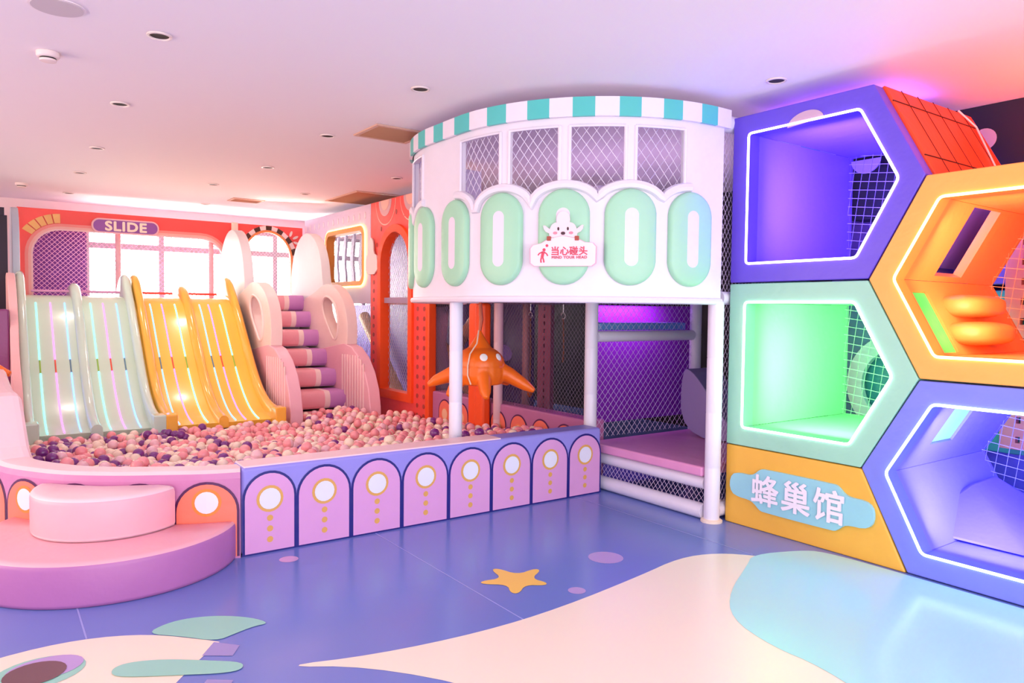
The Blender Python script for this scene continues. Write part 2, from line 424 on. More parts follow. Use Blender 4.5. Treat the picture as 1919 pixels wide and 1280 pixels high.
VENT = mat('tan vent metal', (196, 140, 106), .5); VENTF = mat('vent frame', (214, 170, 150), .5)
for x0, x1, y0, y1, lab in ((2.43, 2.90, 5.16, 5.60, 'tan louvred air vent in the ceiling left of the round tower'), (3.60, 4.20, 8.2, 9.2, 'large tan air vent in the ceiling above the red arched panel'), (2.60, 3.0, 9.73, 10.03, 'small far tan air vent in the ceiling above the stairs')):
    t = thing('air_vent', lab, 'air vent', ((x0 + x1) / 2, (y0 + y1) / 2, CEIL))
    a, b = (x1 - x0) / 2, (y1 - y0) / 2
    mb = MB(); mb.plate([[(-a, -b), (a, -b), (a, b), (-a, b)], [(-a + .03, -b + .03), (a - .03, -b + .03), (a - .03, b - .03), (-a + .03, b - .03)]], -.012, -.001, FZ(0)); mb.build('frame', VENTF, t, smooth=False)
    mb = MB(); k = int((2 * b - .06) / .022)
    for i in range(k):
        y = -b + .03 + (i + .5) * (2 * b - .06) / k
        mb.add([(-a + .03, y - .009, -.002), (a - .03, y - .009, -.002), (a - .03, y + .006, -.011), (-a + .03, y + .006, -.011), (-a + .03, y - .006, -.001), (a - .03, y - .006, -.001), (a - .03, y + .009, -.010), (-a + .03, y + .009, -.010)],
               [(0, 1, 2, 3), (4, 5, 6, 7), (0, 1, 5, 4), (2, 3, 7, 6)])
    mb.build('louvres', VENT, t, smooth=False)

# ================================================================== POSTS AND RAILS
def post(x, y, z0, z1, r=.05, m=POST, label='', joints=True, foot=False, group=None):
    t = thing('padded_post', label, 'post', (x, y, z0), group)
    mb = MB(); n = max(2, int((z1 - z0) / .3)); secs = []
    for i in range(n + 1):
        z = (z1 - z0) * i / n
        for dz, rr in (((-.006, r), (0, r * .97), (.006, r)) if 0 < i < n else ((0, r),)):
            secs.append([(rr * math.cos(2 * PI * k / 20), rr * math.sin(2 * PI * k / 20), z + dz) for k in range(20)])
    mb.loft(secs); mb.build('sleeve', m, t)
    if foot:
        mb = MB(); mb.loft([[(rr * math.cos(2 * PI * k / 24), rr * math.sin(2 * PI * k / 24), z) for k in range(24)] for rr, z in ((.072, 0), (.072, .012), (.058, .022))]); mb.build('base_collar', mat('cream foot collar', (240, 220, 205), .5), t)
    return t
def rail(p, q, r=.05, m=POST, label='', name='padded_rail'):
    mb = MB(); mb.tube([p, q], r, 16); return tag(mb.build(name, m), label, 'rail')
post(3.95, 3.18, 0, 1.47, .052, label='white padded corner post standing free between the tower and the hexagon wall', foot=True)
post(3.95, 4.41, 0, 1.47, .052, label='white padded post behind the right end of the purple ball pit wall')
post(2.77, 4.55, 0, 1.47, .048, label='white padded post rising from the ball pit rim in front of the octopus')
post(3.95, 5.72, 0, 1.47, .045, vinyl('pinkish post foam', (222, 178, 190)), 'pinkish padded post just right of the orange octopus')
post(5.2, 4.41, 0, 2.7, .052, label='white padded inner post behind the pink bench')
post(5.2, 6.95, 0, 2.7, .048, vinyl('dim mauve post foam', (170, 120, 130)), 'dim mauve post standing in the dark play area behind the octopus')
post(5.2, 5.72, 1.5, 2.7, .05, label='padded post seen through the tower windows')
rail((3.95, 3.24, .055), (3.95, 4.36, .055), .052, label='white padded floor rail under the pink bench')
rail((3.97, 3.24, .245), (3.97, 4.36, .245), .045, label='white padded rail directly beneath the pink bench cushion')
rail((4.0, 4.41, 1.20), (5.15, 4.41, 1.20), .045, label='white padded crossbar between two posts above the bench net')
rail((4.0, 3.2, .07), (4.55, 3.2, .07), .052, label='short white padded floor rail beside the yellow hexagon base')
rail((4.0, 3.2, 1.50), (4.55, 3.2, 1.50), .045, label='short white padded rail beside the boundary of the purple and green cells')
rail((3.9, 3.19, 2.655), (4.55, 3.19, 2.655), .055, label='short white padded rail at the ceiling beside the purple cell')
mb = net_mb(FY(3.2), 3.96, 4.6, .05, 2.66,   .036, .062, .0016)
tag(mb.build('corner_net', NETL, smooth=False), 'tall narrow white safety net between the corner post and the hexagon wall', 'net')
mb = net_mb(FY(4.41), 3.97, 5.18, .38, 1.47, .062, .07, .0017); tag(mb.build('bench_net', NETL, smooth=False), 'white diamond net stretched behind the pink bench', 'net')
mb = net_mb(FX(3.955), 3.24, 4.4, .08, .24, .042, .05, .0016); tag(mb.build('low_net', NETL, smooth=False), 'low strip of white net between the two rails under the bench', 'net')
# bench
mb = MB(); mb.plate([[(3.90, 3.23), (5.16, 3.23), (5.16, 4.38), (3.90, 4.38)]], .295, .365, FZ(0)); 
tag(mb.build('bench_cushion', vinyl('rose bench vinyl', (226, 150, 200)), bevel=.015), 'rose pink padded bench platform right of the purple ball pit wall', 'bench')
mb = MB(); mb.box((4.10, 4.47, 1.245), (5.14, 4.60, 1.31)); tag(mb.build('blue_mat', vinyl('blue mat vinyl', (110, 160, 226)), bevel=.012), 'light blue padded mat edge above the bench net crossbar', 'mat')
mb = MB(); mb.box((4.42, 4.86, .40), (5.75, 4.92, 1.46)); tag(mb.build('violet_glow_panel', vinyl('violet glow panel', (140, 50, 180)), bevel=.01), 'backing panel behind the bench net with violet light painted on', 'padded panel')  # stands for a dark backing; the violet light is put into its colour
mb = MB(); mb.plate([smoothpoly([(3.55, .37), (4.2, .37), (4.2, .95), (4.05, .9), (3.8, .6)], 2)], 0, .35, FX(4.78)); tag(mb.build('wedge_cushion', vinyl('grey lilac vinyl', (150, 130, 190)), bevel=.015), 'grey lilac wedge cushion leaning behind the corner post', 'cushion')
# tower deck
mb = MB(); mb.box((3.95, 3.24, 1.475), (5.2, 8.2, 1.54)); mb.plate([[(3.95 - 1.16 * math.sin(a), 4.37 - 1.12 * math.cos(a)) for a in [PI / 2 * i / 12 for i in range(13)]] + [(3.95 - 1.16 * math.sin(a), 4.75 - 1.12 * math.cos(a)) for a in [PI / 2 + PI / 2 * i / 12 for i in range(13)]]], 1.475, 1.54, FZ(0))
tag(mb.build('tower_deck', vinyl('grey deck vinyl', (170, 150, 180)), smooth=False), 'grey padded deck floor inside the round white tower', 'deck')

# ================================================================== ROUND TOWER WALL
R0 = 1.215; C1 = (3.9, 4.37); C2 = (3.9, 4.75); Q = R0 * PI / 2
def drum(s, z, hh=0.0):
    r = R0 + hh
    if s < 0: return (C1[0] - s, C1[1] - r, z)
    if s < Q:
        a = -PI / 2 - s / R0; return (C1[0] + r * math.cos(a), C1[1] + r * math.sin(a), z)
    if s < Q + .38: return (C1[0] - r, C1[1] + s - Q, z)
    a = PI - (s - Q - .38) / R0; return (C2[0] + r * math.cos(a), C2[1] + r * math.sin(a), z)
SE = Q * 2 + .38
OV = [.235, .645, 1.06, 1.495, 1.955, 2.42]
OVB = OV + [2.86, 3.30]
WN = [(.282, .618), (.682, 1.03), (1.094, 1.442), (1.51, 1.904), (2.46, 2.80), (2.86, 3.22)]
tower = thing('round_tower_wall', 'white round tower wall with green oval pads, netted windows and teal striped rim', 'play tower', (3.9, 4.4, 1.46))
def scal(s):
    c = min(OVB, key=lambda q: abs(q - s)); d = min(abs(s - c), .215)
    return 2.09 + .125 * math.sqrt(max(0, 1 - (d / .215) ** 2))
def inwin(s):
    for a, b in WN:
        if a < s < b: return True
    return False
ss = sorted(set([round(-.06 + i * .03, 4) for i in range(int((SE + .06) / .03) + 1)] + [q for ab in WN for q in ab]))
mb = MB()
def quadcol(s0, s1, za0, za1, zb0, zb1, h0, h1):
    V = [drum(s0, za0, h0), drum(s1, za1, h0), drum(s1, zb1, h0), drum(s0, zb0, h0), drum(s0, za0, h1), drum(s1, za1, h1), drum(s1, zb1, h1), drum(s0, zb0, h1)]
    mb.add(V, [(3, 2, 1, 0), (4, 5, 6, 7), (0, 1, 5, 4), (1, 2, 6, 5), (2, 3, 7, 6), (3, 0, 4, 7)])
ZT = 2.557
for s0, s1 in zip(ss[:-1], ss[1:]):
    if inwin((s0 + s1) / 2):
        quadcol(s0, s1, 1.465, 1.465, scal(s0 + 1e-4), scal(s1 - 1e-4), -.04, 0)
        quadcol(s0, s1, ZT, ZT, 2.72, 2.72, -.04, 0)
    else: quadcol(s0, s1, 1.465, 1.465, 2.72, 2.72, -.04, 0)
parts = [mb.build('wall_panel', WHITEV, recalc=False, smooth=False)]
# bottom hem and scalloped trim roll
mb = MB(); mb.tube([drum(s, 1.475, .0) for s in [(-.06 + i * .06) for i in range(int(SE / .06))]], .022, 8); parts.append(mb.build('bottom_hem', WHITEV))
for a, b in ((.235, 1.955), (2.42, 3.3)):
    mb = MB(); n = int((b - a) / .02)
    mb.tube([drum(a + (b - a) * i / n, scal(a + (b - a) * i / n) - .02, .004) for i in range(n + 1)], .030, 8); parts.append(mb.build('scallop_trim', WHITEV))
# windows' side frames
for a, b in WN[:5]:
    for q in (a, b):
        mb = MB(); mb.tube([drum(q, 2.2, .002), drum(q, ZT, .002)], .012, 6); parts.append(mb.build('window_bead', WHITEV))
    mb = MB(); mb.tube([drum(a + (b - a) * i / 10, ZT, .002) for i in range(11)], .010, 6); parts.append(mb.build('window_bead', WHITEV))
# rim stripes
edges = [-.09, .044, .18, .324, .454, .596, .73, .876, 1.012, 1.156, 1.3, 1.45, 1.602, 1.768, 1.944, 2.10, 2.232, 2.36, 2.49, 2.62, 2.76, 2.9, 3.04, 3.18]
mb = MB()
for i, (a, b) in enumerate(zip(edges[:-1], edges[1:])):
    k = 6; mi = 1 if i % 2 == 1 else 0
    for j in range(k):
        s0 = a + (b - a) * j / k; s1 = a + (b - a) * (j + 1) / k
        V = [drum(s0, 2.607, .01), drum(s1, 2.607, .01), drum(s1, 2.725, .01), drum(s0, 2.725, .01), drum(s0, 2.607, .032), drum(s1, 2.607, .032), drum(s1, 2.725, .032), drum(s0, 2.725, .032)]
        mb.add(V, [(3, 2, 1, 0), (4, 5, 6, 7), (0, 1, 5, 4), (2, 3, 7, 6)] + ([(3, 0, 4, 7)] if j == 0 else []) + ([(1, 2, 6, 5)] if j == k - 1 else []), mi)
parts.append(mb.build('striped_rim', [WHITEV, TEAL], recalc=False, smooth=False))
# oval pads
for c in OV + [2.86]:
    mb = MB(); N = 36; hw, z0, z1 = .163, 1.565, 2.165
    def ovp(an, k, hgt):
        sx = math.cos(an) * hw * k
        zz = (z0 + z1) / 2 + math.sin(an) * hw * k + (1 if math.sin(an) >= 0 else -1) * ((z1 - z0) / 2 - hw)
        return drum(c + sx, zz, hgt)
    prof = [(1.0, .001), (1.0, .018), (.95, .032), (.86, .038), (.5, .040), (.26, .040)]
    vs = []; fs = []; mi = []
    for k, hgt in prof:
        for i in range(N): vs.append(ovp(2 * PI * (i + .5) / N, k, hgt))
    for r_ in range(len(prof) - 1):
        for i in range(N): fs.append((r_ * N + i, r_ * N + (i + 1) % N, (r_ + 1) * N + (i + 1) % N, (r_ + 1) * N + i)); mi.append(0)
    b0 = (len(prof) - 1) * N
    for i in range(N // 4): pass
    half = N // 2
    for i in range(half // 1 - 1):
        a_, b_ = i, i + 1; c_, d_ = N - 2 - i, N - 1 - i
        if b_ < c_: fs.append((b0 + a_, b0 + b_, b0 + c_, b0 + d_)); mi.append(1)
    mb.add(vs, fs); mb.m = mi
    parts.append(mb.build('oval_pad', [MINT, vinyl('white slot vinyl', (236, 224, 238))], angle=50))
# net
mb = net_mb(lambda a, b, d: drum(a, b, -.05), .25, 1.94, 2.05, 2.6, .066, .085, .0019, nseg=8)
net_mb(lambda a, b, d: drum(a, b, -.05), 2.42, 3.25, 2.05, 2.6, .066, .085, .0019, nseg=6, mb=mb)
parts.append(mb.build('window_net', NETW, smooth=False))
adopt(tower, *parts)
# MIND YOUR HEAD sign on the tower
SGc = 1.055
DS = lambda a, b, d: drum(SGc - a, b, .045 - d)   # a to the right in the photo
def DSflat():
    p = Vector(drum(SGc, 0, .045)); q = Vector(drum(SGc - .01, 0, .045)); t = (q - p).normalized(); nrm = Vector((p.x - C1[0], p.y - C1[1], 0)).normalized()
    return lambda a, b, d: tuple(Vector((p.x, p.y, b)) + t * a - nrm * d)
DF = DSflat()
sg = thing('head_warning_sign', 'white and pink lamb sign reading MIND YOUR HEAD on the round tower', 'sign', tuple(DF(0, 1.68, 0)))
PKR = mat('sign pink red', (216, 70, 96), .5); SGW = mat('sign white', (240, 226, 238), .45); SGP = mat('sign pink edge', (240, 176, 196), .45)
outl = [(-.205, 1.69), (.205, 1.69)] ; outl = rrect(-.205, 1.682, .205, 1.82, .025)
top = [(-.205 + .02, 1.82)]
body = [(-.18, 1.682), (.18, 1.682), (.203, 1.70), (.205, 1.80), (.185, 1.822), (.135, 1.826), (.09, 1.85), (0, 1.868), (-.09, 1.85), (-.135, 1.822), (-.19, 1.81), (-.205, 1.79), (-.203, 1.70)]
def scalepts(p, k, cx, cy): return [(cx + (x - cx) * k, cy + (y - cy) * k) for x, y in p]
ps = []
mb = MB(); mb.plate([scalepts(body, 1.03, 0, 1.76)], -.012, 0, DF); ps.append(mb.build('board_edge', SGP))
mb = MB(); mb.plate([body], -.016, -.012, DF); ps.append(mb.build('board', SGW))
LAMB = mat('lamb white', (248, 220, 226), .5)
mb = MB()
head = smoothpoly([(-.085, 1.85), (-.09, 1.90), (-.07, 1.945), (-.03, 1.955), (.03, 1.955), (.07, 1.945), (.09, 1.90), (.085, 1.85)], 2)
mb.plate([head], -.012, -.002, DF)
mb.plate([smoothpoly([(-.042, 1.94), (-.042, 1.99), (-.02, 2.02), (.02, 2.02), (.042, 1.99), (.042, 1.94)], 2)], -.013, -.003, DF)
mb.plate([smoothpoly([(-.07, 1.90), (-.13, 1.945), (-.12, 1.90), (-.08, 1.88)], 1)], -.011, -.003, DF); mb.plate([smoothpoly([(.07, 1.90), (.13, 1.945), (.12, 1.90), (.08, 1.88)], 1)], -.011, -.003, DF)
ps.append(mb.build('lamb_head', LAMB))
mb = MB()
for x in (-.03, .03): mb.plate([ell(x, 1.912, .006, .011, 14)], -.015, -.012, DF)
mb.plate([ell(0, 1.884, .014, .010, 16)], -.015, -.012, DF); ps.append(mb.build('lamb_face', mat('dark brown print', (70, 36, 44), .5)))
for x in (-.05, .05): mb = MB(); mb.plate([ell(x, 1.886, .014, .009, 14)], -.014, -.012, DF); ps.append(mb.build('cheek', mat('cheek pink', (246, 140, 160), .5)))
for x in (-.088, .088): mb = MB(); mb.plate([rrect(x - .013, 1.838, x + .013, 1.866, .004, 3)], -.022, -.014, DF); ps.append(mb.build('hoof', mat('hoof brown', (168, 74, 60), .5)))
mb = MB()
mb.plate([ell(-.118, 1.782, .010, .010, 14)], -.018, -.016, DF); mb.plate([ell(-.100, 1.808, .009, .009, 12)], -.018, -.016, DF)
for pl, wd in (([(-.122, 1.772), (-.130, 1.735)], .009), ([(-.128, 1.768), (-.148, 1.760), (-.156, 1.748)], .004), ([(-.118, 1.768), (-.102, 1.758), (-.094, 1.744)], .004), ([(-.134, 1.735), (-.138, 1.718), (-.136, 1.702)], .0045), ([(-.126, 1.735), (-.120, 1.718), (-.118, 1.703)], .0045)):
    mb.plate([band(pl, wd)], -.018, -.016, DF)
ps.append(mb.build('walking_figure', PKR, smooth=False))
ps.append(text_mesh('chinese_text', '当心碰头', .058, DF, PKR, (.042, 1.775), .002, .0012, spacing=1.02))
ps.append(text_mesh('english_text', 'MIND YOUR HEAD', .024, DF, PKR, (.042, 1.735), .002, .0006, spacing=1.12))
for q in ps[-2:]:
    for v in q.data.vertices: v.co += Vector(DF(0, 0, -.016)) - Vector(DF(0, 0, 0))
adopt(sg, *ps)

# ================================================================== BALL PIT WALLS
PW = [(1.147, 4.18), (1.01, 4.215), (.89, 4.27), (.765, 4.335), (.57, 4.44), (.385, 4.577), (.29, 4.67), (.20, 4.80), (.12, 4.93), (.06, 5.06), (.005, 5.25), (-.03, 5.5), (-.05, 5.8), (-.055, 6.6), (-.055, 7.6)]
PWs = smoothpoly(PW, 1, False)
cum = [0]
for a, b in zip(PWs[:-1], PWs[1:]): cum.append(cum[-1] + math.hypot(b[0] - a[0], b[1] - a[1]))
def pwall(s, z, off=0.0):
    s = max(0, min(s, cum[-1] - 1e-6)); i = 0
    while cum[i + 1] < s: i += 1
    f = (s - cum[i]) / (cum[i + 1] - cum[i]); a = PWs[i]; b = PWs[i + 1]
    def nr(k):
        p = PWs[max(k - 1, 0)]; q = PWs[min(k + 1, len(PWs) - 1)]; t = Vector((q[0] - p[0], q[1] - p[1])).normalized(); return Vector((t.y * 1, -t.x)) * -1
    n = nr(i).lerp(nr(i + 1), f).normalized()
    return (a[0] + (b[0] - a[0]) * f + n.x * off, a[1] + (b[1] - a[1]) * f + n.y * off, z)
# normal must point towards the camera side
tst = pwall(.3, 0, .1); tst0 = pwall(.3, 0, 0)
SGN = 1 if tst[1] < tst0[1] else -1
PWL = lambda s, z, o=0.0: pwall(s, z, o * SGN)
def sstep(x): x = max(0, min(1, x)); return x * x * (3 - 2 * x)
def hw_(s):
    p = PWL(s, 0); return .5 + .36 * sstep((p[1] - 5.12) / .32)
t = thing('curved_pit_wall', 'curved mauve padded ball pit wall with coral arches behind the round steps', 'ball pit wall', PWL(.5, 0))
mb = MB(); secs = []; n = 60
for i in range(n + 1):
    s = cum[-1] * i / n; H = hw_(s)
    secs.append([PWL(s, 0, 0), PWL(s, H - .05, 0), PWL(s, H - .018, -.006), PWL(s, H - .002, -.03), PWL(s, H, -.05), PWL(s, H, -.15), PWL(s, H - .006, -.18), PWL(s, H - .03, -.198), PWL(s, H - .05, -.2), PWL(s, 0, -.2)])
for i in range(n):
    for j in range(10):
        m_ = 0 if j in (0, 1, 9) else 1
        mb.add([secs[i][j], secs[i][(j + 1) % 10], secs[i + 1][(j + 1) % 10], secs[i + 1][j]], [(0, 1, 2, 3)], m_)
mb.add(secs[0], [tuple(range(10))], 0); mb.add(secs[-1], [tuple(range(10))[::-1]], 0)
o1 = mb.build('padding', [MAUVE, PALEPINK], recalc=True, angle=60)
def arches(mb, f, centers, hw, ztop, z0, zd, mo, mi, mr, md, dots=True, mdot=None, scale=1.0):
    """outline, arch field, ring, disc, dots as thin raised shapes along a wall; f(s,z,off)"""
    for c in centers:
        def field(hw2, zt, off, m):
            N = 16; r = hw2
            for i in range(N):
                a0 = PI * i / N; a1 = PI * (i + 1) / N
                sa, sb = c - r * math.cos(a0), c - r * math.cos(a1)
                za, zb = zt - r + r * math.sin(a0), zt - r + r * math.sin(a1)
                mb.add([f(sa, z0, off), f(sb, z0, off), f(sb, zb, off), f(sa, za, off)], [(0, 1, 2, 3)], m)
        field(hw, ztop, .003, mo); field(hw - .014, ztop - .014, .0045, mi)
        for r, off, m in ((.077, .006, mr), (.061, .0075, md)):
            k = 20; ring = [f(c + r * scale * math.cos(2 * PI * i / k), zd + r * scale * math.sin(2 * PI * i / k), off) for i in range(k)]
            mb.add([f(c, zd, off)] + ring, [(0, i + 1, (i + 1) % k + 1) for i in range(k)], m)
        if dots:
            for z in (zd - .112, zd - .173, zd - .235):
                k = 12; r = .018; ring = [f(c + r * math.cos(2 * PI * i / k), z + r * math.sin(2 * PI * i / k), .006) for i in range(k)]
                mb.add([f(c, z, .006)] + ring, [(0, i + 1, (i + 1) % k + 1) for i in range(k)], mr)
mb = MB(); arches(mb, PWL, [.175 + .345 * i for i in range(5)], .170, .44, .012, .325, 0, 1, 2, 3, dots=False)
o2 = mb.build('arch_applique', [PLUM, CORAL, vinyl('orange ring vinyl', (250, 140, 60)), DISC], smooth=False, recalc=False)
adopt(t, o1, o2)
t = thing('front_pit_wall', 'lavender padded ball pit wall with a row of pink arches and gold dots', 'ball pit wall', (2.5, 4.28, 0))
mb = MB(); mb.box((1.155, 4.185, .0), (3.868, 4.385, .505)); o1 = mb.build('padding', LAV, bevel=.025, seg=3)
fs_ = lambda s, z, off: (s, 4.185 - off, z)
gr_ = [1.157, 1.466, 1.806, 2.15, 2.496, 2.84, 3.188, 3.535, 3.864]
mb = MB()
for ga, gb in zip(gr_[:-1], gr_[1:]): arches(mb, fs_, [(ga + gb) / 2], (gb - ga) / 2, .472, .01, .312, 0, 1, 2, 3)
o2 = mb.build('arch_applique', [NAVY, ORCHID, GOLD, DISC], smooth=False, recalc=False)
mb = MB(); mb.box((1.155, 4.183, 0), (3.868, 4.186, .012)); o3 = mb.build('base_piping', NAVY, smooth=False)
mb = MB(); mb.box((1.17, 4.195, .495), (2.93, 4.38, .509)); o4 = mb.build('lit_top_cover', PALEPINK, bevel=.006)  # pale top stops at the tower's shadow edge; lavender beyond is painted shade
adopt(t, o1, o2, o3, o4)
t = thing('inner_pit_wall', 'mauve padded wall with coral arches closing the far side of the ball pit under the tower', 'ball pit wall', (4.03, 5.7, 0))
mb = MB(); mb.box((3.95, 4.43, 0), (4.13, 6.98, .52)); o1 = mb.build('padding', vinyl('dusky mauve vinyl', (184, 110, 160)), bevel=.02)
fi_ = lambda s, z, off: (3.95 - off, s, z)
mb = MB(); arches(mb, fi_, [4.72 + .33 * i for i in range(7)], .135, .455, .01, .30, 0, 1, 2, 3, dots=False, scale=.9)
o2 = mb.build('arch_applique', [PLUM, vinyl('salmon vinyl', (246, 120, 100)), vinyl('peach ring vinyl', (250, 140, 96)), vinyl('cream disc vinyl', (246, 196, 160))], smooth=False, recalc=False)
adopt(t, o1, o2)
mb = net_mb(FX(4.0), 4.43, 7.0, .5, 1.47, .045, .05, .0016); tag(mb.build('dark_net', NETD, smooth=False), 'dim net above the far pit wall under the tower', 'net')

# round steps
def round_step(name, label, c, r, z0, z1, mtop, mside):
    pts = []
    N = 48
    for i in range(N + 1):
        a = PI * .80 + (PI * 1.32) * i / N
        pts.append((c[0] + r * math.cos(a), c[1] + r * math.sin(a)))
    # back edge follows the outer face of the curved wall
    def wall_y(x):
        best = None
        for a, b in zip(PWs[:-1], PWs[1:]):
            if min(a[0], b[0]) <= x <= max(a[0], b[0]) and abs(a[0] - b[0]) > 1e-6:
                f = (x - a[0]) / (b[0] - a[0]); return a[1] + f * (b[1] - a[1])
        return 4.18 if x > 1 else 9
    front = [p for p in pts if p[1] < wall_y(p[0]) - .006]
    xs0, xs1 = front[0][0], front[-1][0]
    back = []
    for i in range(1, 14):
        x = xs1 + (xs0 - xs1) * i / 14; back.append((x, wall_y(x) - .006))
    o = front + back
    mb = MB()
    n = len(o); cxm = sum(p[0] for p in o) / n; cym = sum(p[1] for p in o) / n
    def ins(p, d):
        v = Vector((p[0] - cxm, p[1] - cym)); L = v.length; v *= (L - d) / L; return (cxm + v.x, cym + v.y)
    secs = []
    for d, z in ((.004, z0 + .003), (0, z0 + .02), (0, z1 - .035), (.004, z1 - .016), (.014, z1 - .005), (.03, z1)):
        secs.append([(ins(p, d)[0], ins(p, d)[1], z) for p in o])
    mb.loft(secs[:4], 1, caps=False); mb.loft(secs[3:], 0, caps=False)
    mb.add(secs[-1] , [tuple(range(n))], 0); mb.add(secs[0], [tuple(range(n))[::-1]], 1)
    ob = mb.build(name, [mtop, mside], angle=60)
    w_ = ob.modifiers.new('weld', 'WELD'); w_.merge_threshold = .0005
    return tag(ob, label, 'padded step')
round_step('round_step', 'wide lower half-round padded step, pink top and violet shade painted on the side, on the blue floor', (.55, 4.48), .645, 0, .215, PINK, SHADEPINK)  # shade on the pink side is put into a second, darker colour
round_step('round_step', 'smaller upper half-round pink padded step resting on the wide lower one', (.55, 4.52), .375, .215, .435, PALEPINK, PINK)

# ================================================================== BALLS
BR = .04
bc = {'purple': mat('purple ball', (124, 46, 134), .18, coat=.5), 'pink': mat('pink ball', (250, 158, 164), .22, coat=.4), 'cream': mat('cream ball', (250, 226, 204), .22, coat=.4), 'rose': mat('clear rosy ball', (246, 196, 204), .15, coat=.5)}
def surf(x, y):
    z = .20 + .20 * max(0, min(1, (6.4 - y) / 1.9)) + .09 * math.exp(-((x - .35) / .35) ** 2 - ((y - 6.0) / .7) ** 2)
    z += .05 * math.exp(-((x - 3.2) / .4) ** 2 - ((y - 7.6) / .5) ** 2)
    return z + .012 * math.sin(5.1 * x + 2) * math.sin(4.3 * y)
def inpit(x, y):
    if x > 3.9 or y < 4.43: return False
    if 1.15 > x:
        for a, b in zip(PWs[:-1], PWs[1:]):
            mnx, mxx = min(a[0], b[0]), max(a[0], b[0])
            if mnx <= x <= mxx and y < 6:
                f = (x - a[0]) / (b[0] - a[0] + 1e-9)
                if y < a[1] + f * (b[1] - a[1]) + .28: return False
                break
        if x < .19: return False
        if x < .25 and y < 5.2: return False
    if (x - 2.77) ** 2 + (y - 4.55) ** 2 < .09 ** 2: return False
    if x < 2.56 and y > 7.56: return False
    if 2.52 < x < 2.76 and y > 7.28: return False
    if x > 3.44 and y > 7.45: return False
    if y > 7.95: return False
    return True
balls = []
sp = .087
for lay, (dz, off) in enumerate(((0, 0), (-.062, .04))):
    for i in range(0, 60):
        for j in range(0, 60):
            x = .1 + i * sp + (sp / 2 if j % 2 else 0) + off + random.uniform(-.009, .009)
            y = 4.40 + j * sp * .866 + off * .6 + random.uniform(-.009, .009)
            if not inpit(x, y): continue
            z = surf(x, y) + dz + random.uniform(-.03, .03)
            pr = random.random(); lf = max(0, 1 - x / 2.2)
            pp = .08 + .34 * lf
            col = 'purple' if pr < pp else ('cream' if pr < pp + .32 else ('rose' if pr < pp + .50 else 'pink'))
            balls.append((x, y, z, col, lay))
for _ in range(60):   # a few loose balls on top
    x = random.uniform(.3, 3.8); y = random.uniform(4.9, 7.4)
    if inpit(x, y): balls.append((x, y, surf(x, y) + .062, random.choice(['purple', 'pink', 'cream', 'rose']), 0))
def vis(b):
    x, y, z, c, l = b
    if l or x < .012 * y: return False
    f = (4.385 if x / y * 4.385 > 1.13 else 4.385 + (1.13 - x / y * 4.385) * .55) / y
    return 1.4 + (z + .02 - 1.4) * f > .515 and 0 < x / y < .80
cand = sorted([b for b in balls if vis(b)], key=lambda b: b[0] ** 2 + b[1] ** 2)[:300]
cset = set(cand)
BL = {'purple': ('glossy dark purple plastic ball lying in the ball pit', 'purple ball pit balls'), 'pink': ('bright pink plastic ball lying in the ball pit', 'pink ball pit balls'), 'cream': ('cream white plastic ball lying in the ball pit', 'cream ball pit balls'), 'rose': ('pale rosy translucent looking ball lying in the ball pit', 'pale rosy ball pit balls')}
BM = {}
for x, y, z, c, l in cand:
    if c not in BM:
        mb = MB(); mb.sphere((0, 0, 0), BR, 24, 14); o = mb.build('plastic_ball', bc[c]); BM[c] = o
    else:
        o = BM[c].copy(); COL.objects.link(o)
    o.location = (x, y, z); tag(o, BL[c][0], 'ball', BL[c][1])
mb = MB(); cidx = {'purple': 0, 'pink': 1, 'cream': 2, 'rose': 3}
for b in balls:
    if b in cset: continue
    mb.sphere(b[:3], BR, 12, 7, cidx[b[3]])
tag(mb.build('ball_pit_balls', [bc['purple'], bc['pink'], bc['cream'], bc['rose']], recalc=False, angle=80), 'mass of pink, cream and purple plastic balls filling the pit', 'balls', kind='stuff')
mb = MB(); mb.plate([[(.2, 5.3), (1.2, 4.45), (3.9, 4.45), (3.9, 7.95), (.2, 7.95)]], .02, .12, FZ(0)); tag(mb.build('pit_mat', PINK, smooth=False), 'pink padded mat at the bottom of the ball pit', 'mat')

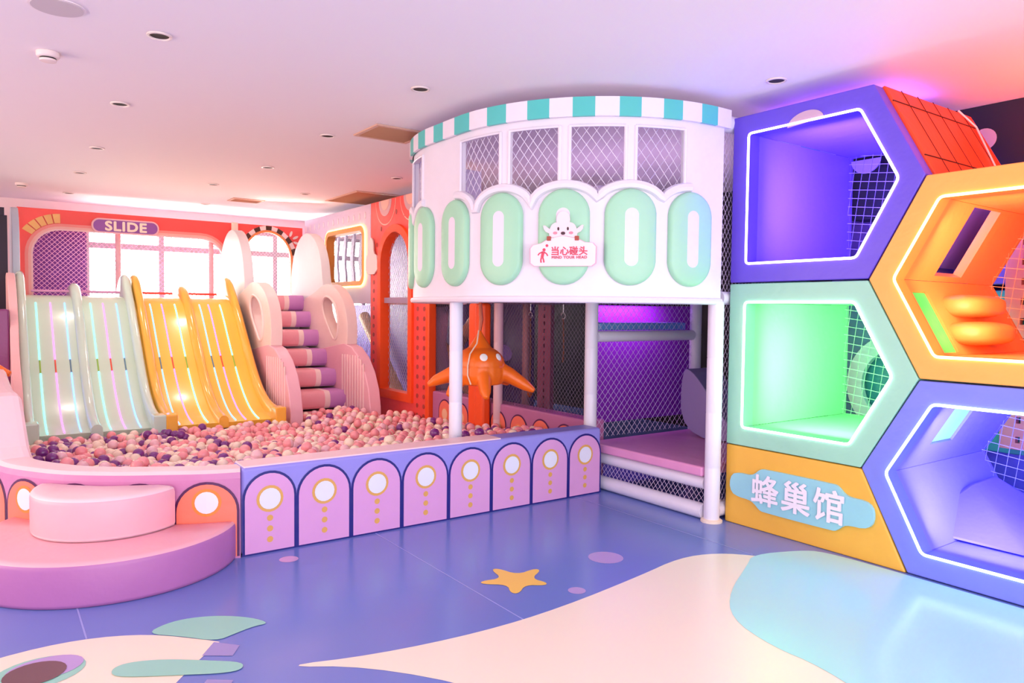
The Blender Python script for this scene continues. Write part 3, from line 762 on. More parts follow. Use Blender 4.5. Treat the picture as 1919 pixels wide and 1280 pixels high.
# ================================================================== SLIDES
PROF = [(9.93, 1.515), (9.45, 1.512), (9.28, 1.48), (9.12, 1.37), (8.97, 1.21), (8.8, 1.02), (8.62, .83), (8.42, .63), (8.22, .47), (8.02, .35), (7.82, .28), (7.62, .25)]
PROFs = smoothpoly(PROF, 1, False)
def slide(name, label, x0, x1, rails, strips, mcol, mrail):
    t = thing(name, label, 'slide', ((x0 + x1) / 2, 7.6, 0)); ps = []
    mb = MB(); mb.loft([[(x0, y, z), (x1, y, z), (x1, y + .02, z - .06), (x0, y + .02, z - .06)] for y, z in PROFs]); ps.append(mb.build('slide_bed', mcol, angle=60))
    RP = smoothpoly([(9.95, 1.56), (9.8, 1.70), (9.6, 1.78), (9.42, 1.74), (9.28, 1.62), (9.1, 1.46), (8.93, 1.28), (8.76, 1.10), (8.58, .91), (8.38, .71), (8.18, .55), (7.98, .45), (7.8, .40), (7.6, .38)], 1, False)
    for k, (rx, hgt) in enumerate(rails):
        mb = MB(); secs = []
        for y, z in RP:
            # bed height there
            zb = PROFs[-1][1] if y < PROFs[-1][0] else 1.50
            for (ya, za), (yb, zb_) in zip(PROFs[:-1], PROFs[1:]):
                if yb <= y <= ya: zb = za + (zb_ - za) * (ya - y) / (ya - yb + 1e-9)
            zt = zb + (z - zb) * hgt
            wv = .042 if hgt > .8 else .05
            secs.append([(rx - wv, y, zb - .05), (rx + wv, y, zb - .05), (rx + wv * .9, y, zt - .03), (rx + wv * .5, y, zt - .006), (rx, y, zt), (rx - wv * .5, y, zt - .006), (rx - wv * .9, y, zt - .03)])
        mb.loft(secs); ps.append(mb.build('side_rail', mrail, angle=60))
        if hgt > .8:
            mb = MB(); mb.box((rx - .055, 7.46, .0), (rx + .055, 7.63, .385)); ps.append(mb.build('rail_foot', mrail, bevel=.015))
    for x, cname in strips:
        cc = {'c': ((110, 240, 240), (150, 200, 70)), 'm': ((246, 110, 240), (240, 84, 60)), 'b': ((110, 160, 255), (100, 140, 160))}[cname]
        em = mat('led ' + cname, cc[0], .4, cc[0], 2.2); jm = mat('led joint ' + cname, cc[1], .4)
        def seg(a, b, m, nm):
            mb = MB(); pts = []
            for i in range(15):
                y = a + (b - a) * i / 14
                for (ya, za), (yb, zb_) in zip(PROFs[:-1], PROFs[1:]):
                    if yb <= y <= ya: z = za + (zb_ - za) * (ya - y) / (ya - yb + 1e-9)
                pts.append((x, y, z + .003))
            mb.tube(pts, .007, 6); ps.append(mb.build(nm, m))
        seg(9.20, 8.64, em, 'led_strip'); seg(8.64, 8.52, jm, 'strip_joint'); seg(8.52, 7.66, em, 'led_strip')
    adopt(t, *ps); return t
GS = mat('pale green slide plastic', (204, 230, 206), .26, coat=.4); GR = mat('green white slide rail', (206, 232, 214), .15, coat=.5)
OS = mat('orange slide plastic', (255, 204, 76), .26, coat=.4); OR_ = mat('orange slide rail', (255, 190, 70), .15, coat=.5)
slide('double_slide', 'pale green double lane slide with glowing LED strips on the left', .27, 1.365, [(.315, 1.0), (.82, .55), (1.325, 1.0)], [(.44, 'c'), (.57, 'm'), (.70, 'b'), (.94, 'c'), (1.06, 'm'), (1.19, 'b')], GS, GR)
slide('double_slide', 'yellow orange double lane slide with glowing LED strips beside the stairs', 1.375, 2.52, [(1.425, 1.0), (1.93, .55), (2.46, 1.0)], [(1.53, 'b'), (1.65, 'm'), (1.79, 'c'), (2.06, 'b'), (2.16, 'm'), (2.29, 'c')], OS, OR_)
# pale board left of the slides
mb = MB(); mb.plate([smoothpoly([(7.45, 0), (7.4, .62), (8.2, .9), (8.3, 1.25), (9.0, 1.72), (9.6, 1.75), (9.9, 1.5), (9.9, 0)], 2)], -.07, 0, FX(.262)); tag(mb.build('stepped_side_board', vinyl('salmon board vinyl', (244, 190, 190)), bevel=.012), 'salmon and cream stepped side board along the left green slide', 'side board')
mb = MB(); mb.plate([arch(9.75, 10.75, 1.5, 2.52, hh=.5)], -.07, 0, FX(.33)); tag(mb.build('rounded_side_board', vinyl('grey blue board vinyl', (206, 216, 230)), bevel=.012), 'tall grey blue rounded board at the left end of the slide facade', 'side board')

# deck behind slides
mb = MB(); mb.box((.3, 9.95, 1.40), (2.5, 11.0, 1.51)); mb.box((2.72, 10.0, 1.45), (3.48, 11.0, 1.565)); mb.box((.3, 10.02, 0), (3.9, 10.12, 1.44)); tag(mb.build('slide_deck', PALEPINK, smooth=False), 'pale deck platform at the top of the slides and stairs', 'deck')
for x0, x1, lab, m in ((.42, 1.30, 'thin pink padded bar across the top of the green slide', vinyl('pink bar vinyl', (226, 150, 196))), (1.50, 1.85, 'short red padded bar at the top of the left yellow lane', RED), (2.03, 2.36, 'short red padded bar at the top of the right yellow lane', RED)):
    rail((x0, 9.62, 1.56), (x1, 9.62, 1.56), .014, m, lab)

# ================================================================== STAIRS
t = thing('stair_flight', 'flight of pink roll-edged padded stairs with lilac ends behind the ball pit', 'stairs', (3.1, 7.9, 0))
ps = []
ST = [(9.72, 1.572), (9.45, 1.36), (9.17, 1.125), (8.88, .89), (8.58, .662), (8.29, .43), (8.0, .20)]
SP = vinyl('stair pink vinyl', (246, 172, 184)); SWb = vinyl('stair band vinyl', (252, 226, 222)); SPu = vinyl('stair lilac vinyl', (206, 142, 206))
for i, (y, z) in enumerate(ST):
    yb = ST[i - 1][0] + .04 if i else 9.98
    z0 = max(0, z - .205)
    mb = MB(); prof = []
    r = .085
    prof.append((yb, z)); prof.append((y + .02, z))
    for k in range(1, 9):
        a = PI / 2 + PI * k / 8 * 1.0
        prof.append((y + .02 + r * .75 * math.cos(a), z - .1 + .1 * math.sin(a)))
    prof.append((y + .02, z0)); prof.append((yb, z0))
    xs = [(2.70, 0), (3.235, 1), (3.30, 2), (3.50, 2)]
    for (xa, m_), (xb, _) in zip(xs[:-1], xs[1:]):
        mb.loft([[(xa, a, b) for a, b in prof], [(xb, a, b) for a, b in prof]], m_)
    ps.append(mb.build('step', [SP, SWb, SPu], angle=60))
adopt(t, *ps)
BW = vinyl('cream board vinyl', (250, 226, 220)); BP = vinyl('rose board vinyl', (246, 190, 204)); BG = vinyl('pale grey board vinyl', (232, 232, 236))
def stair_side(xi, lab, dy=0.0, thick=.12, uy=0.0):
    """three rounded boards stepping down: tall oval board, board with an opening, ribbed board"""
    f = FX(xi); t = thing('stair_side_boards', lab, 'side boards', (xi, 7.5, 0)); ps = []
    o = [(8.86, 1.3), (10.4, 1.3)] + [(9.65 + .75 * math.cos(PI * i / 20), 1.72 + .68 * math.sin(PI * i / 20)) for i in range(1, 20)] + [(8.87, 1.72)]
    mb = MB(); mb.plate([[(9.0 + (a - 8.86) * .78 + uy, b) for a, b in o]], 0, thick, f); ps.append(mb.build('upper_board', BG, bevel=.012))
    o = smoothpoly([(8.25, .85), (8.2, 1.2), (8.32, 1.5), (8.62, 1.68), (8.95, 1.72), (9.3, 1.6), (9.8, 1.5), (9.9, .85)], 2)
    hl = smoothpoly([(8.50, 1.08), (8.48, 1.28), (8.6, 1.48), (8.85, 1.57), (9.0, 1.5), (8.98, 1.35), (8.75, 1.12), (8.6, 1.0)], 2)
    mb = MB(); mb.plate([o, hl[::-1]], -.005, thick + .005, f); ps.append(mb.build('middle_board', BW, bevel=.012))
    mb = MB(); mb.tube([f(a, b, -.008) for a, b in hl], .016, 8, closed=True); ps.append(mb.build('opening_rim', BW))
    o = [(7.56, 0), (7.57, .30), (7.62, .50), (7.72, .68), (7.88, .84), (8.08, .95), (8.30, .99), (8.55, .96), (9.0, .9), (9.9, .85), (9.9, 0)]
    mb = MB(); mb.plate([o], -.01, thick + .01, f); ps.append(mb.build('ribbed_board', BP, bevel=.014))
    mb = MB()
    for k in range(9):
        y = 7.74 + k * .075; zt = min(.86, .62 + .36 * math.sqrt(max(0, 1 - ((8.35 - y) / .75) ** 2)) - .05)
        mb.tube([f(y, .1, -.012), f(y, zt, -.012)], .012, 6)
    ps.append(mb.build('ribs', vinyl('pale rib vinyl', (252, 214, 214))))
    adopt(t, *ps); return t
stair_side(3.50, 'right side boards of the stairs, oval board stepping down to a ribbed pink one')
stair_side(2.60, 'left side boards of the stairs next to the yellow slide, ribbed pink at the foot', uy=.25)

# ================================================================== SLIDE FACADE
t = thing('slide_facade', 'red facade frame with pink rounded border and white net above the slides', 'facade', (1.6, 10.85, 1.5))
f = FY(10.85); ps = []
op = rrect(.50, 1.52, 2.76, 2.34, [.01, .30, .30, .01], 8)
mb = MB(); mb.plate([[(.34, 1.5), (2.90, 1.5), (2.90, 2.60), (.34, 2.60)], rrect(.494, 1.514, 2.766, 2.346, [.01, .306, .306, .01], 8)[::-1]], 0, .08, f); ps.append(mb.build('red_board', RED, bevel=.008))
for k, (wd, m) in enumerate(((.085, vinyl('salmon border vinyl', (250, 150, 140))), (.05, vinyl('blush border vinyl', (250, 188, 176))), (.02, vinyl('pale border vinyl', (248, 206, 206))))):
    o = rrect(.50 - wd, 1.52, 2.76 + wd, 2.34 + wd, [.01, .30 + wd, .30 + wd, .01], 8)
    mb = MB(); mb.plate([o, op[::-1]], -.006 * (k + 1), 0, f); ps.append(mb.build('border_band', m))
for cx_, sg_ in ((.80, -1),):
    for k in range(6):
        a0 = PI / 2 + .02 + k * .20; a1 = a0 + .17
        if sg_ > 0: a0, a1 = PI - a1, PI - a0
        pts = [(cx_ + r * math.cos(a), 2.08 + r * .95 * math.sin(a)) for r, a in ((.37, a0), (.49, a0), (.49, (a0 + a1) / 2), (.49, a1), (.37, a1), (.37, (a0 + a1) / 2))]
        if k < 5:
            mb = MB(); mb.plate([pts], -.02, 0, f); ps.append(mb.build('yellow_tab', vinyl('apricot tab vinyl', (244, 186, 110)), smooth=False))
mb = net_mb(FY(10.95), .45, 2.82, 1.5, 2.45, .058, .058, .0042); ps.append(mb.build('net', NETP, smooth=False))
for x in (1.45, 2.62):
    mb = MB(); mb.tube([(x, 10.97, 1.5), (x, 10.97, 2.5)], .035, 12); ps.append(mb.build('upright', vinyl('blush post vinyl', (246, 200, 206))))
adopt(t, *ps)
t = thing('slide_name_sign', 'purple rounded sign reading SLIDE above the slides', 'sign', (1.55, 10.83, 2.42))
pl = rrect(1.13, 2.34, 1.92, 2.53, .09, 8)
mb = MB(); mb.plate([scalepts(pl, 1.0, 1.525, 2.435)], -.05, -.02, f); a_ = mb.build('rim', vinyl('pink sign rim', (250, 196, 200)), bevel=.005)
pl2 = rrect(1.15, 2.36, 1.90, 2.51, .072, 8)
mb = MB(); mb.plate([pl2], -.056, -.05, f); b_ = mb.build('plate', mat('purple sign plate', (150, 84, 168), .4))
c_ = text_mesh('lettering', 'SLIDE', .165, FY(10.794), mat('cream sign letters', (255, 236, 214), .4), (1.525, 2.435), .006, .007, sx=1.12, spacing=1.1)
adopt(t, a_, b_, c_)
t = thing('arch_facade', 'red arched facade with black and white key blocks around the opening at the stair top', 'facade', (3.4, 10.85, 1.5))
f = FY(10.85); ps = []
ao = arch(3.04, 3.72, 1.56, 2.50, 22, .40)
mb = MB(); mb.plate([[(2.92, 1.5), (3.90, 1.5), (3.90, 2.60), (2.92, 2.60)], arch(3.034, 3.726, 1.554, 2.506, 22, .406)[::-1]], 0, .08, f); ps.append(mb.build('red_board', RED, bevel=.006))
cxa = 3.38
def ar(r_, n=22, z0=1.56): return [(cxa - .34 - r_, z0), (cxa + .34 + r_, z0)] + [(cxa + (.34 + r_) * math.cos(PI * i / n), 2.10 + (.40 + r_) * math.sin(PI * i / n)) for i in range(n + 1)]
mb = MB(); mb.plate([ar(.03), ar(0)[::-1]], -.012, 0, f); ps.append(mb.build('orange_edge', vinyl('orange edge vinyl', (250, 150, 84))))
KB = vinyl('dark brown key vinyl', (76, 40, 30)); KW = vinyl('white key vinyl', (246, 220, 214))
for k in range(14):
    a0 = -.02 + k * PI * .93 / 14; a1 = a0 + PI * .93 / 14
    pts = [(cxa + (.34 + r) * math.cos(a), 2.10 + (.40 + r) * math.sin(a)) for r, a in ((.035, a0), (.095, a0), (.095, a1), (.035, a1))]
    mb = MB(); mb.plate([pts], -.02, 0, f); ps.append(mb.build('key_block', KB if k % 2 else KW, smooth=False))
for a, b, rot in ((3.62, 2.50, 1.2), (3.69, 2.45, .5), (3.70, 2.37, -.3)):
    mb = MB(); mb.plate([[(a + .045 * math.cos(q) * math.cos(rot) - .018 * math.sin(q) * math.sin(rot) + .1, b + .045 * math.cos(q) * math.sin(rot) + .018 * math.sin(q) * math.cos(rot)) for q in [2 * PI * i / 16 for i in range(16)]]], -.012, 0, f)
    ps.append(mb.build('petal', KW))
mb = net_mb(FY(10.95), 2.95, 3.88, 1.55, 2.55, .05, .05, .0024); ps.append(mb.build('net', NETW, smooth=False))
adopt(t, *ps)
post(2.90, 10.8, 1.5, 2.6, .045, vinyl('cream post foam', (252, 226, 206)), 'cream padded post between the slide facade and the arched facade')

# ================================================================== RIGHT-HAND SIDE PANELS (plane x=3.93)
f = FX(3.93)
t = thing('lilac_wall_panel', 'lilac wall panel with a rounded window glowing orange above the stairs', 'wall panel', (3.93, 9.6, 1.45)); ps = []
wo = rrect(8.72, 1.76, 9.90, 2.40, .09, 6)
mb = MB(); mb.plate([[(8.52, 1.47), (10.84, 1.47), (10.84, 2.71), (8.52, 2.71)], rrect(8.712, 1.752, 9.908, 2.408, .095, 6)[::-1]], 0, .07, f); ps.append(mb.build('board', LILAC, bevel=.004))
wo2 = rrect(8.66, 1.70, 9.96, 2.46, .13, 6); 
mb = MB(); mb.plate([wo2, wo[::-1]], -.03, .09, f); ps.append(mb.build('window_frame', vinyl('orange frame vinyl', (250, 166, 70)), bevel=.006))
mb = MB(); mb.tube([f(a, b, -.015) for a, b in rrect(8.65, 1.69, 9.97, 2.47, .14, 6)], .012, 8, closed=True); ps.append(mb.build('led_strip', mat('warm led', (255, 226, 140), .4, (255, 214, 120), 3.5)))
mb = net_mb(FX(4.02), 8.6, 10.0, 1.68, 2.48, .05, .055, .0018); ps.append(mb.build('net', NETW, smooth=False))
mb = MB()
for k in range(13):
    y = 8.68 + k * .175; mb.plate([[(y + .018 * math.cos(q), 2.575 + .05 * math.sin(q) * (1 if math.sin(q) > 0 else .7)) for q in [2 * PI * i / 14 for i in range(14)]]], -.004, 0, f)
ps.append(mb.build('drop_pattern', vinyl('pale drop vinyl', (244, 226, 236)), smooth=False))
adopt(t, *ps)
mb = MB()
for y in (9.95, 10.25, 10.55, 10.85):
    mb.plate([smoothpoly([(y, 1.6), (y + .12, 1.6), (y + .05, 1.85), (y + .14, 2.1), (y + .04, 2.5), (y - .06, 2.5), (y + .03, 2.1), (y - .05, 1.85)], 2)], 0, .03, FX(4.45))
mb.box((4.0, 9.85, 2.5), (4.49, 10.8, 2.54))
tag(mb.build('wavy_slat_panel', mat('white wavy slats', (206, 198, 214), .5)), 'white wavy slats seen through the glowing rounded window', 'panel')
mb = net_mb(FX(3.96), 8.5, 10.0, .1, 1.47, .055, .07, .0019); tag(mb.build('side_net', NETL, smooth=False), 'white net under the lilac panel beside the stairs', 'net')
t = thing('red_arch_panel', 'red wall panel with an orange arched netted window and dotted borders', 'wall panel', (3.93, 7.75, 0)); ps = []
ai = arch(7.46, 8.17, .44, 2.30, 24, .36); ao = arch(7.37, 8.26, .34, 2.395, 24, .45)
mb = MB(); mb.plate([[(7.0, 0), (8.51, 0), (8.51, 2.71), (7.0, 2.71)], arch(7.452, 8.178, .432, 2.308, 24, .368)[::-1]], 0, .07, f); mbd = mb
mb = MB(); mb.plate([ao, ai[::-1]], -.035, .1, f); ps.append(mb.build('arch_frame', ORED, bevel=.012))
mb = net_mb(FX(4.01), 7.38, 8.25, .4, 2.36, .05, .074, .0019); ps.append(mb.build('net', NETL, smooth=False))
mb = MB(); mb.tube([(4.06, 7.3, 1.50), (4.06, 8.3, 1.50)], .045, 12); ps.append(mb.build('crossbar', vinyl('peach bar vinyl', (246, 206, 190))))
MD = vinyl('brown dot vinyl', (176, 70, 60)); mb = mbd
for k in range(17):
    z = .22 + k * .108
    for y in (8.42, 7.28, 7.13):
        mb.plate([ell(y, z, .024, .026, 12)], -.004, 0, f, 1)
for k in range(7):
    a = PI * (.12 + .76 * k / 6); mb.plate([ell(7.815 + .56 * math.cos(a), 1.98 + .56 * math.sin(a), .02, .03, 12)], -.004, 0, f, 1)
ps.append(mb.build('board', [RED, MD], smooth=False))
mb = MB()
for y in (7.45, 8.10): 
    for k, (r, mi) in enumerate(((.30, 2), (.285, 0), (.19, 1), (.12, 2))):
        o = [(y + r * .9 * math.cos(a), max(-9, 2.70 + r * 1.0 * math.sin(a)) if False else 2.705 + r * math.sin(a)) for a in [PI + PI * i / 16 for i in range(17)]]
        mb.plate([o], -.003 * (k + 1), 0, f, mi)
ps.append(mb.build('ring_pattern', [RED, vinyl('grey pink ring vinyl', (220, 180, 186)), vinyl('peach ring disc', (252, 200, 184))], smooth=False))
mb = MB(); mb.box((3.90, 6.98, 0), (4.0, 7.06, 1.47)); ps.append(mb.build('corner_roll', ORED, bevel=.015))
adopt(t, *ps)
mb = MB(); mb.box((3.84, 5.82, 0), (3.94, 5.97, 1.47)); mb.box((3.86, 5.97, 0), (3.96, 6.12, 1.47)); tag(mb.build('red_orange_column', [ORED], bevel=.03, seg=3), 'orange red padded double column behind the octopus', 'column')
# small white sign at the lilac / red joint
t = thing('small_lamb_sign', 'small white lamb shaped notice on the joint of the lilac and red panels', 'sign', (3.9, 8.45, 1.86)); ps = []
mb = MB(); mb.plate([smoothpoly([(8.27, 1.83), (8.60, 1.83), (8.60, 2.05), (8.52, 2.09), (8.52, 2.22), (8.45, 2.30), (8.38, 2.22), (8.38, 2.09), (8.27, 2.05)], 1)], -.03, -.015, f); ps.append(mb.build('board', mat('small sign white', (244, 226, 224), .5)))
adopt(t, *ps)
# what shows behind the nets
BEH = mat('play tube lilac', (150, 130, 200), .5)
t = thing('climbing_beams', 'crossed tan and lilac padded beams behind the red arched net', 'climbing frame', (4.9, 7.8, 0)); ps = []
for p, q, r, m in (((4.7, 7.2, .3), (4.75, 8.9, 1.5), .08, vinyl('tan beam vinyl', (206, 150, 120))), ((4.85, 8.8, .3), (4.8, 7.3, 1.4), .08, vinyl('tan beam vinyl')), ((5.0, 7.1, .9), (5.05, 8.9, .4), .10, BEH), ((5.1, 8.3, .2), (5.1, 8.2, 2.4), .12, BEH), ((4.95, 8.85, .2), (4.95, 8.75, 1.4), .12, vinyl('blue beam vinyl', (90, 90, 190))), ((4.6, 9.0, .2), (4.6, 10.2, 1.3), .08, vinyl('sand beam vinyl', (220, 190, 130)))):
    mb = MB(); mb.tube([p, q], r, 12); ps.append(mb.build('beam', m))
mb = MB(); mb.sphere((4.7, 7.9, .36), (.25, .3, .14)); ps.append(mb.build('cushion', vinyl('pale blue cushion vinyl', (190, 196, 232))))
adopt(t, *ps)
mb = MB(); mb.box((5.3, 7.0, 0), (5.36, 11.2, 2.7)); mb.box((5.3, 11.2, 0), (5.36, 11.65, 1.5)); tag(mb.build('violet_backdrop', vinyl('violet backdrop vinyl', (96, 70, 130)), smooth=False), 'violet padded backdrop behind the crossed beams', 'padded panel')
mb = MB(); mb.plate([smoothpoly([(7.5, 1.9), (7.7, 1.75), (7.8, 1.5), (7.95, 1.8), (8.15, 2.0), (8.1, 2.3), (7.6, 2.3)], 1)], 0, .05, FX(4.5)); tag(mb.build('pale_blue_banner', mat('pale blue banner', (196, 200, 236), .5)), 'pale blue pointed banner in the top of the red arched window', 'banner')
mb = MB(); mb.box((4.75, 9.0, 0), (4.81, 10.9, 1.46)); tag(mb.build('blue_violet_panel', vinyl('blue violet panel vinyl', (104, 92, 176)), bevel=.01), 'blue violet padded panel behind the low net beside the stairs', 'padded panel')
# slotted columns in the dark zone
def slotted(x, y0, y1, z0, z1, m, lab, n=14):
    c = (y0 + y1) / 2; holes = []
    for k in range(n):
        z = z0 + (k + .5) * (z1 - z0) / n; holes.append([(c - .014, z - .022), (c + .014, z - .022), (c + .014, z + .022), (c - .014, z + .022)][::-1])
    mb = MB(); mb.plate([[(y0, z0), (y1, z0), (y1, z1), (y0, z1)]] + holes, 0, .05, FX(x)); return tag(mb.build('slotted_column', m, smooth=False), lab, 'column')
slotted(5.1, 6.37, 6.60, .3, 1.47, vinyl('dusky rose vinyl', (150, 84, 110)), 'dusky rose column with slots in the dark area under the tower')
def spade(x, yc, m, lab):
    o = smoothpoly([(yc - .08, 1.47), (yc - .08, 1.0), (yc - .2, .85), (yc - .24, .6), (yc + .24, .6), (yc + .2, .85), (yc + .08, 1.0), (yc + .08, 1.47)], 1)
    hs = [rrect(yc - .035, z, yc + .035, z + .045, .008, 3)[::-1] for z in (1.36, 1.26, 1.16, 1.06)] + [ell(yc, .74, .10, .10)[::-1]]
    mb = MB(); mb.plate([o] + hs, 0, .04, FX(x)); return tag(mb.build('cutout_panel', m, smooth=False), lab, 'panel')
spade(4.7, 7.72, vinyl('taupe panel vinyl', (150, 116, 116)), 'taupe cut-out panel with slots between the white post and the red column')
mb = MB(); mb.tube([(4.3, 7.3, .4), (4.25, 7.45, 1.0), (4.2, 7.3, 1.47)], .13, 14); tag(mb.build('grey_tube', vinyl('grey tube vinyl', (150, 138, 168))), 'grey lilac padded tube left of the white post', 'tube')
# hooks with cords
for y, x, z1, lab in ((6.08, 4.6, .55, 'steel hook with a long orange brown cord hanging under the tower'), (5.55, 4.6, .9, 'steel hook with a thin dark cord near the right white post')):
    t = thing('hanging_hook', lab, 'hook', (x, y, 1.47)); ps = []
    mb = MB(); mb.tube([(x, y, 1.47), (x, y, 1.38)], .006, 6); mb.tube([(x, y + .03 * math.cos(q), 1.355 + .03 * math.sin(q)) for q in [2 * PI * i / 16 for i in range(14)]], .006, 6); ps.append(mb.build('hook', mat('steel', (200, 200, 205), .3, metal=1.0)))
    mb = MB(); mb.tube([(x, y, 1.33), (x + .01, y, 1.0), (x, y, z1)], .007, 6); ps.append(mb.build('cord', mat('brown cord', (130, 70, 40), .7)))
    if y > 6: mb = MB(); mb.sphere((x, y, z1), (.03, .03, .05), 12, 8); ps.append(mb.build('knot', mat('orange knot', (200, 84, 30), .6)))
    adopt(t, *ps)

# ================================================================== OCTOPUS
def octopus(loc, lab, s=1.0):
    t = thing('octopus_swing', lab, 'hanging toy', loc); u = Vector((.8125, -.583, 0)); v = Vector((.583, .8125, 0))
    def P(a, b, c): return tuple((u * a + v * b + Vector((0, 0, c))) * s)
    mb = MB()
    mb.sphere((0, 0, 0), (.205 * s, .205 * s, .15 * s), 24, 16)
    mb.loft([[(r * s * math.cos(2 * PI * i / 20), r * s * math.sin(2 * PI * i / 20), z * s) for i in range(20)] for r, z in ((.21, -.02), (.215, -.09), (.19, -.16), (.12, -.17))])
    mb.loft([[(r * s * math.cos(2 * PI * i / 16), r * s * math.sin(2 * PI * i / 16), z * s) for i in range(16)] for r, z in ((.12, .10), (.085, .15), (.05, .20), (.02, .25), (.008, .28))])
    for a, rr, zt in ((180, .42, -.17), (215, .30, -.235), (283, .30, -.24), (352, .45, -.20), (50, .36, -.18), (110, .36, -.19)):
        c_, s_ = math.cos(math.radians(a)), math.sin(math.radians(a))
        mb.tube([P(c_ * .12, s_ * .12, -.03), P(c_ * (rr * .55), s_ * (rr * .55), -.09), P(c_ * rr * .85, s_ * rr * .85, zt + .03), P(c_ * rr, s_ * rr, zt - .01)], [.075 * s, .065 * s, .045 * s, .02 * s], 12)
    o = mb.build('body', OCT, t)
    rm = o.modifiers.new('remesh', 'REMESH'); rm.mode = 'VOXEL'; rm.voxel_size = .009; rm.use_smooth_shade = True
    sm = o.modifiers.new('smooth', 'SMOOTH'); sm.iterations = 4
    for nm, az, el, rr in (('eye', -90 + 12, 25, .032), ('eye', -90 + 55, 25, .03), ('spot', -90 + 8, -48, .028)):
        a, e = math.radians(az), math.radians(el)
        d = (u * math.cos(a) * math.cos(e) + v * math.sin(a) * math.cos(e) + Vector((0, 0, math.sin(e))))
        pos = Vector((d.x * .208, d.y * .208, d.z * .152 if el > 0 else -.11)) * s
        if el < 0: pos = (u * math.cos(a) + v * math.sin(a)) * .208 * s + Vector((0, 0, -.12 * s)); d = (u * math.cos(a) + v * math.sin(a))
        mb = MB(); rot = d.to_track_quat('Z', 'Y').to_matrix(); mb.sphere(pos, (rr * s, rr * s, .006), 16, 8, rot=rot); mb.build(nm, mat('white spot', (244, 240, 236), .4), t)
    mb = MB(); a = math.radians(-110)
    mb.tube([P(-.01, -.02, .27), P(-.02, -.10, .17), P(-.07, -.17, .09), P(-.085, -.195, .0), P(-.085, -.205, -.08), P(-.06, -.20, -.15)], .006, 6); mb.build('rope', mat('white rope', (236, 210, 190), .6), t)
    mb = MB(); mb.tube([P(0, 0, .27), P(0.01, 0, .36), P(0, 0, .50)], [.012, .018, .014], 8); mb.build('strap', vinyl('rusty strap', (190, 70, 20)), t)
    return t
octopus((3.27, 5.0, .965), 'orange octopus shaped swing hanging between the white posts over the ball pit')
sec = thing('octopus_swing', 'arm of a second orange octopus swing poking in at the left edge', 'hanging toy', (-.3, 7.7, .8))
mb = MB(); mb.sphere((-.36, 7.7, 1.0), (.2, .2, .15), 20, 12); mb.tube([(-.30, 7.7, .98), (-.1, 7.65, .93), (.06, 7.6, .86), (.175, 7.55, .81)], [.08, .07, .055, .025], 10)
o = mb.build('body', OCT); rm = o.modifiers.new('remesh', 'REMESH'); rm.mode = 'VOXEL'; rm.voxel_size = .012; rm.use_smooth_shade = True
mb = MB(); mb.tube([(-.36, 7.7, 1.1), (-.36, 7.7, CEIL)], .012, 6); o2 = mb.build('strap', vinyl('rusty strap')); adopt(sec, o, o2)

# ================================================================== HEXAGON CELLS
def inset(poly, d):
    n = len(poly); out = []
    A = sum(poly[i][0] * poly[(i + 1) % n][1] - poly[(i + 1) % n][0] * poly[i][1] for i in range(n)); sg = 1 if A > 0 else -1
    for i in range(n):
        p0 = Vector(poly[i - 1]); p1 = Vector(poly[i]); p2 = Vector(poly[(i + 1) % n])
        e1 = (p1 - p0).normalized(); e2 = (p2 - p1).normalized()
        n1 = Vector((-e1.y, e1.x)) * sg; n2 = Vector((-e2.y, e2.x)) * sg
        b = (n1 + n2).normalized(); out.append(tuple(p1 + b * (d / b.dot(n1))))
    return out
YC = 1.595
cells = {
 'purple': dict(poly=[(3.145, 1.60), (3.145, 2.685), (2.203, 2.685), (1.907, 2.145), (2.203, 1.60)], face=(104, 78, 214), inn=(132, 104, 242), led=(232, 214, 255), light=(.48, .30, 1.0), lab='purple hexagon play cell with a lavender glowing window, topmost at the left of the wall', en=20),
 'green': dict(poly=[(3.145, .527), (3.145, 1.595), (2.203, 1.595), (1.907, 1.06), (2.212, .527)], face=(158, 216, 192), inn=(166, 240, 184), led=(226, 255, 240), light=(.62, 1.0, .70), lab='mint green hexagon play cell with a glowing window beneath the purple cell', en=11),
 'orange': dict(poly=[(2.200, 1.597), (1.905, 2.140), (1.28, 2.140), (.985, 1.597), (1.28, 1.06), (1.905, 1.06)], face=(250, 176, 84), inn=(255, 156, 84), led=(255, 240, 150), light=(1.0, .58, .34), lab='orange hexagon play cell with a yellow glowing window at the right edge', en=8),
 'blue': dict(poly=[(2.208, .530), (1.905, 1.055), (1.28, 1.055), (.975, .53), (1.28, 0.004), (1.935, 0.004)], face=(122, 132, 232), inn=(134, 130, 250), led=(214, 250, 255), light=(.60, .55, 1.0), lab='blue hexagon play cell on the floor beneath the orange cell', en=14),
}
XF = 4.06
XB = 5.25
def wall_quad(mb, p, q, x0, x1, outw, th, hole=None):
    """padded slab along edge p-q (y,z), from x0 to x1; outw = outward unit 2D; hole=(t0,t1,xa,xb)"""
    e = Vector(q) - Vector(p); L = e.length; e.normalize()
    def fm(a, b, d):
        c = Vector(p) + e * b + Vector(outw) * d; return (a, c.x, c.y)
    outs = [[(x0, 0), (x1, 0), (x1, L), (x0, L)]]
    if hole: t0, t1, xa, xb = hole; outs.append([(xa, t0), (xa, t1), (xb, t1), (xb, t0)])
    mb.plate(outs, 0.002, th, fm)
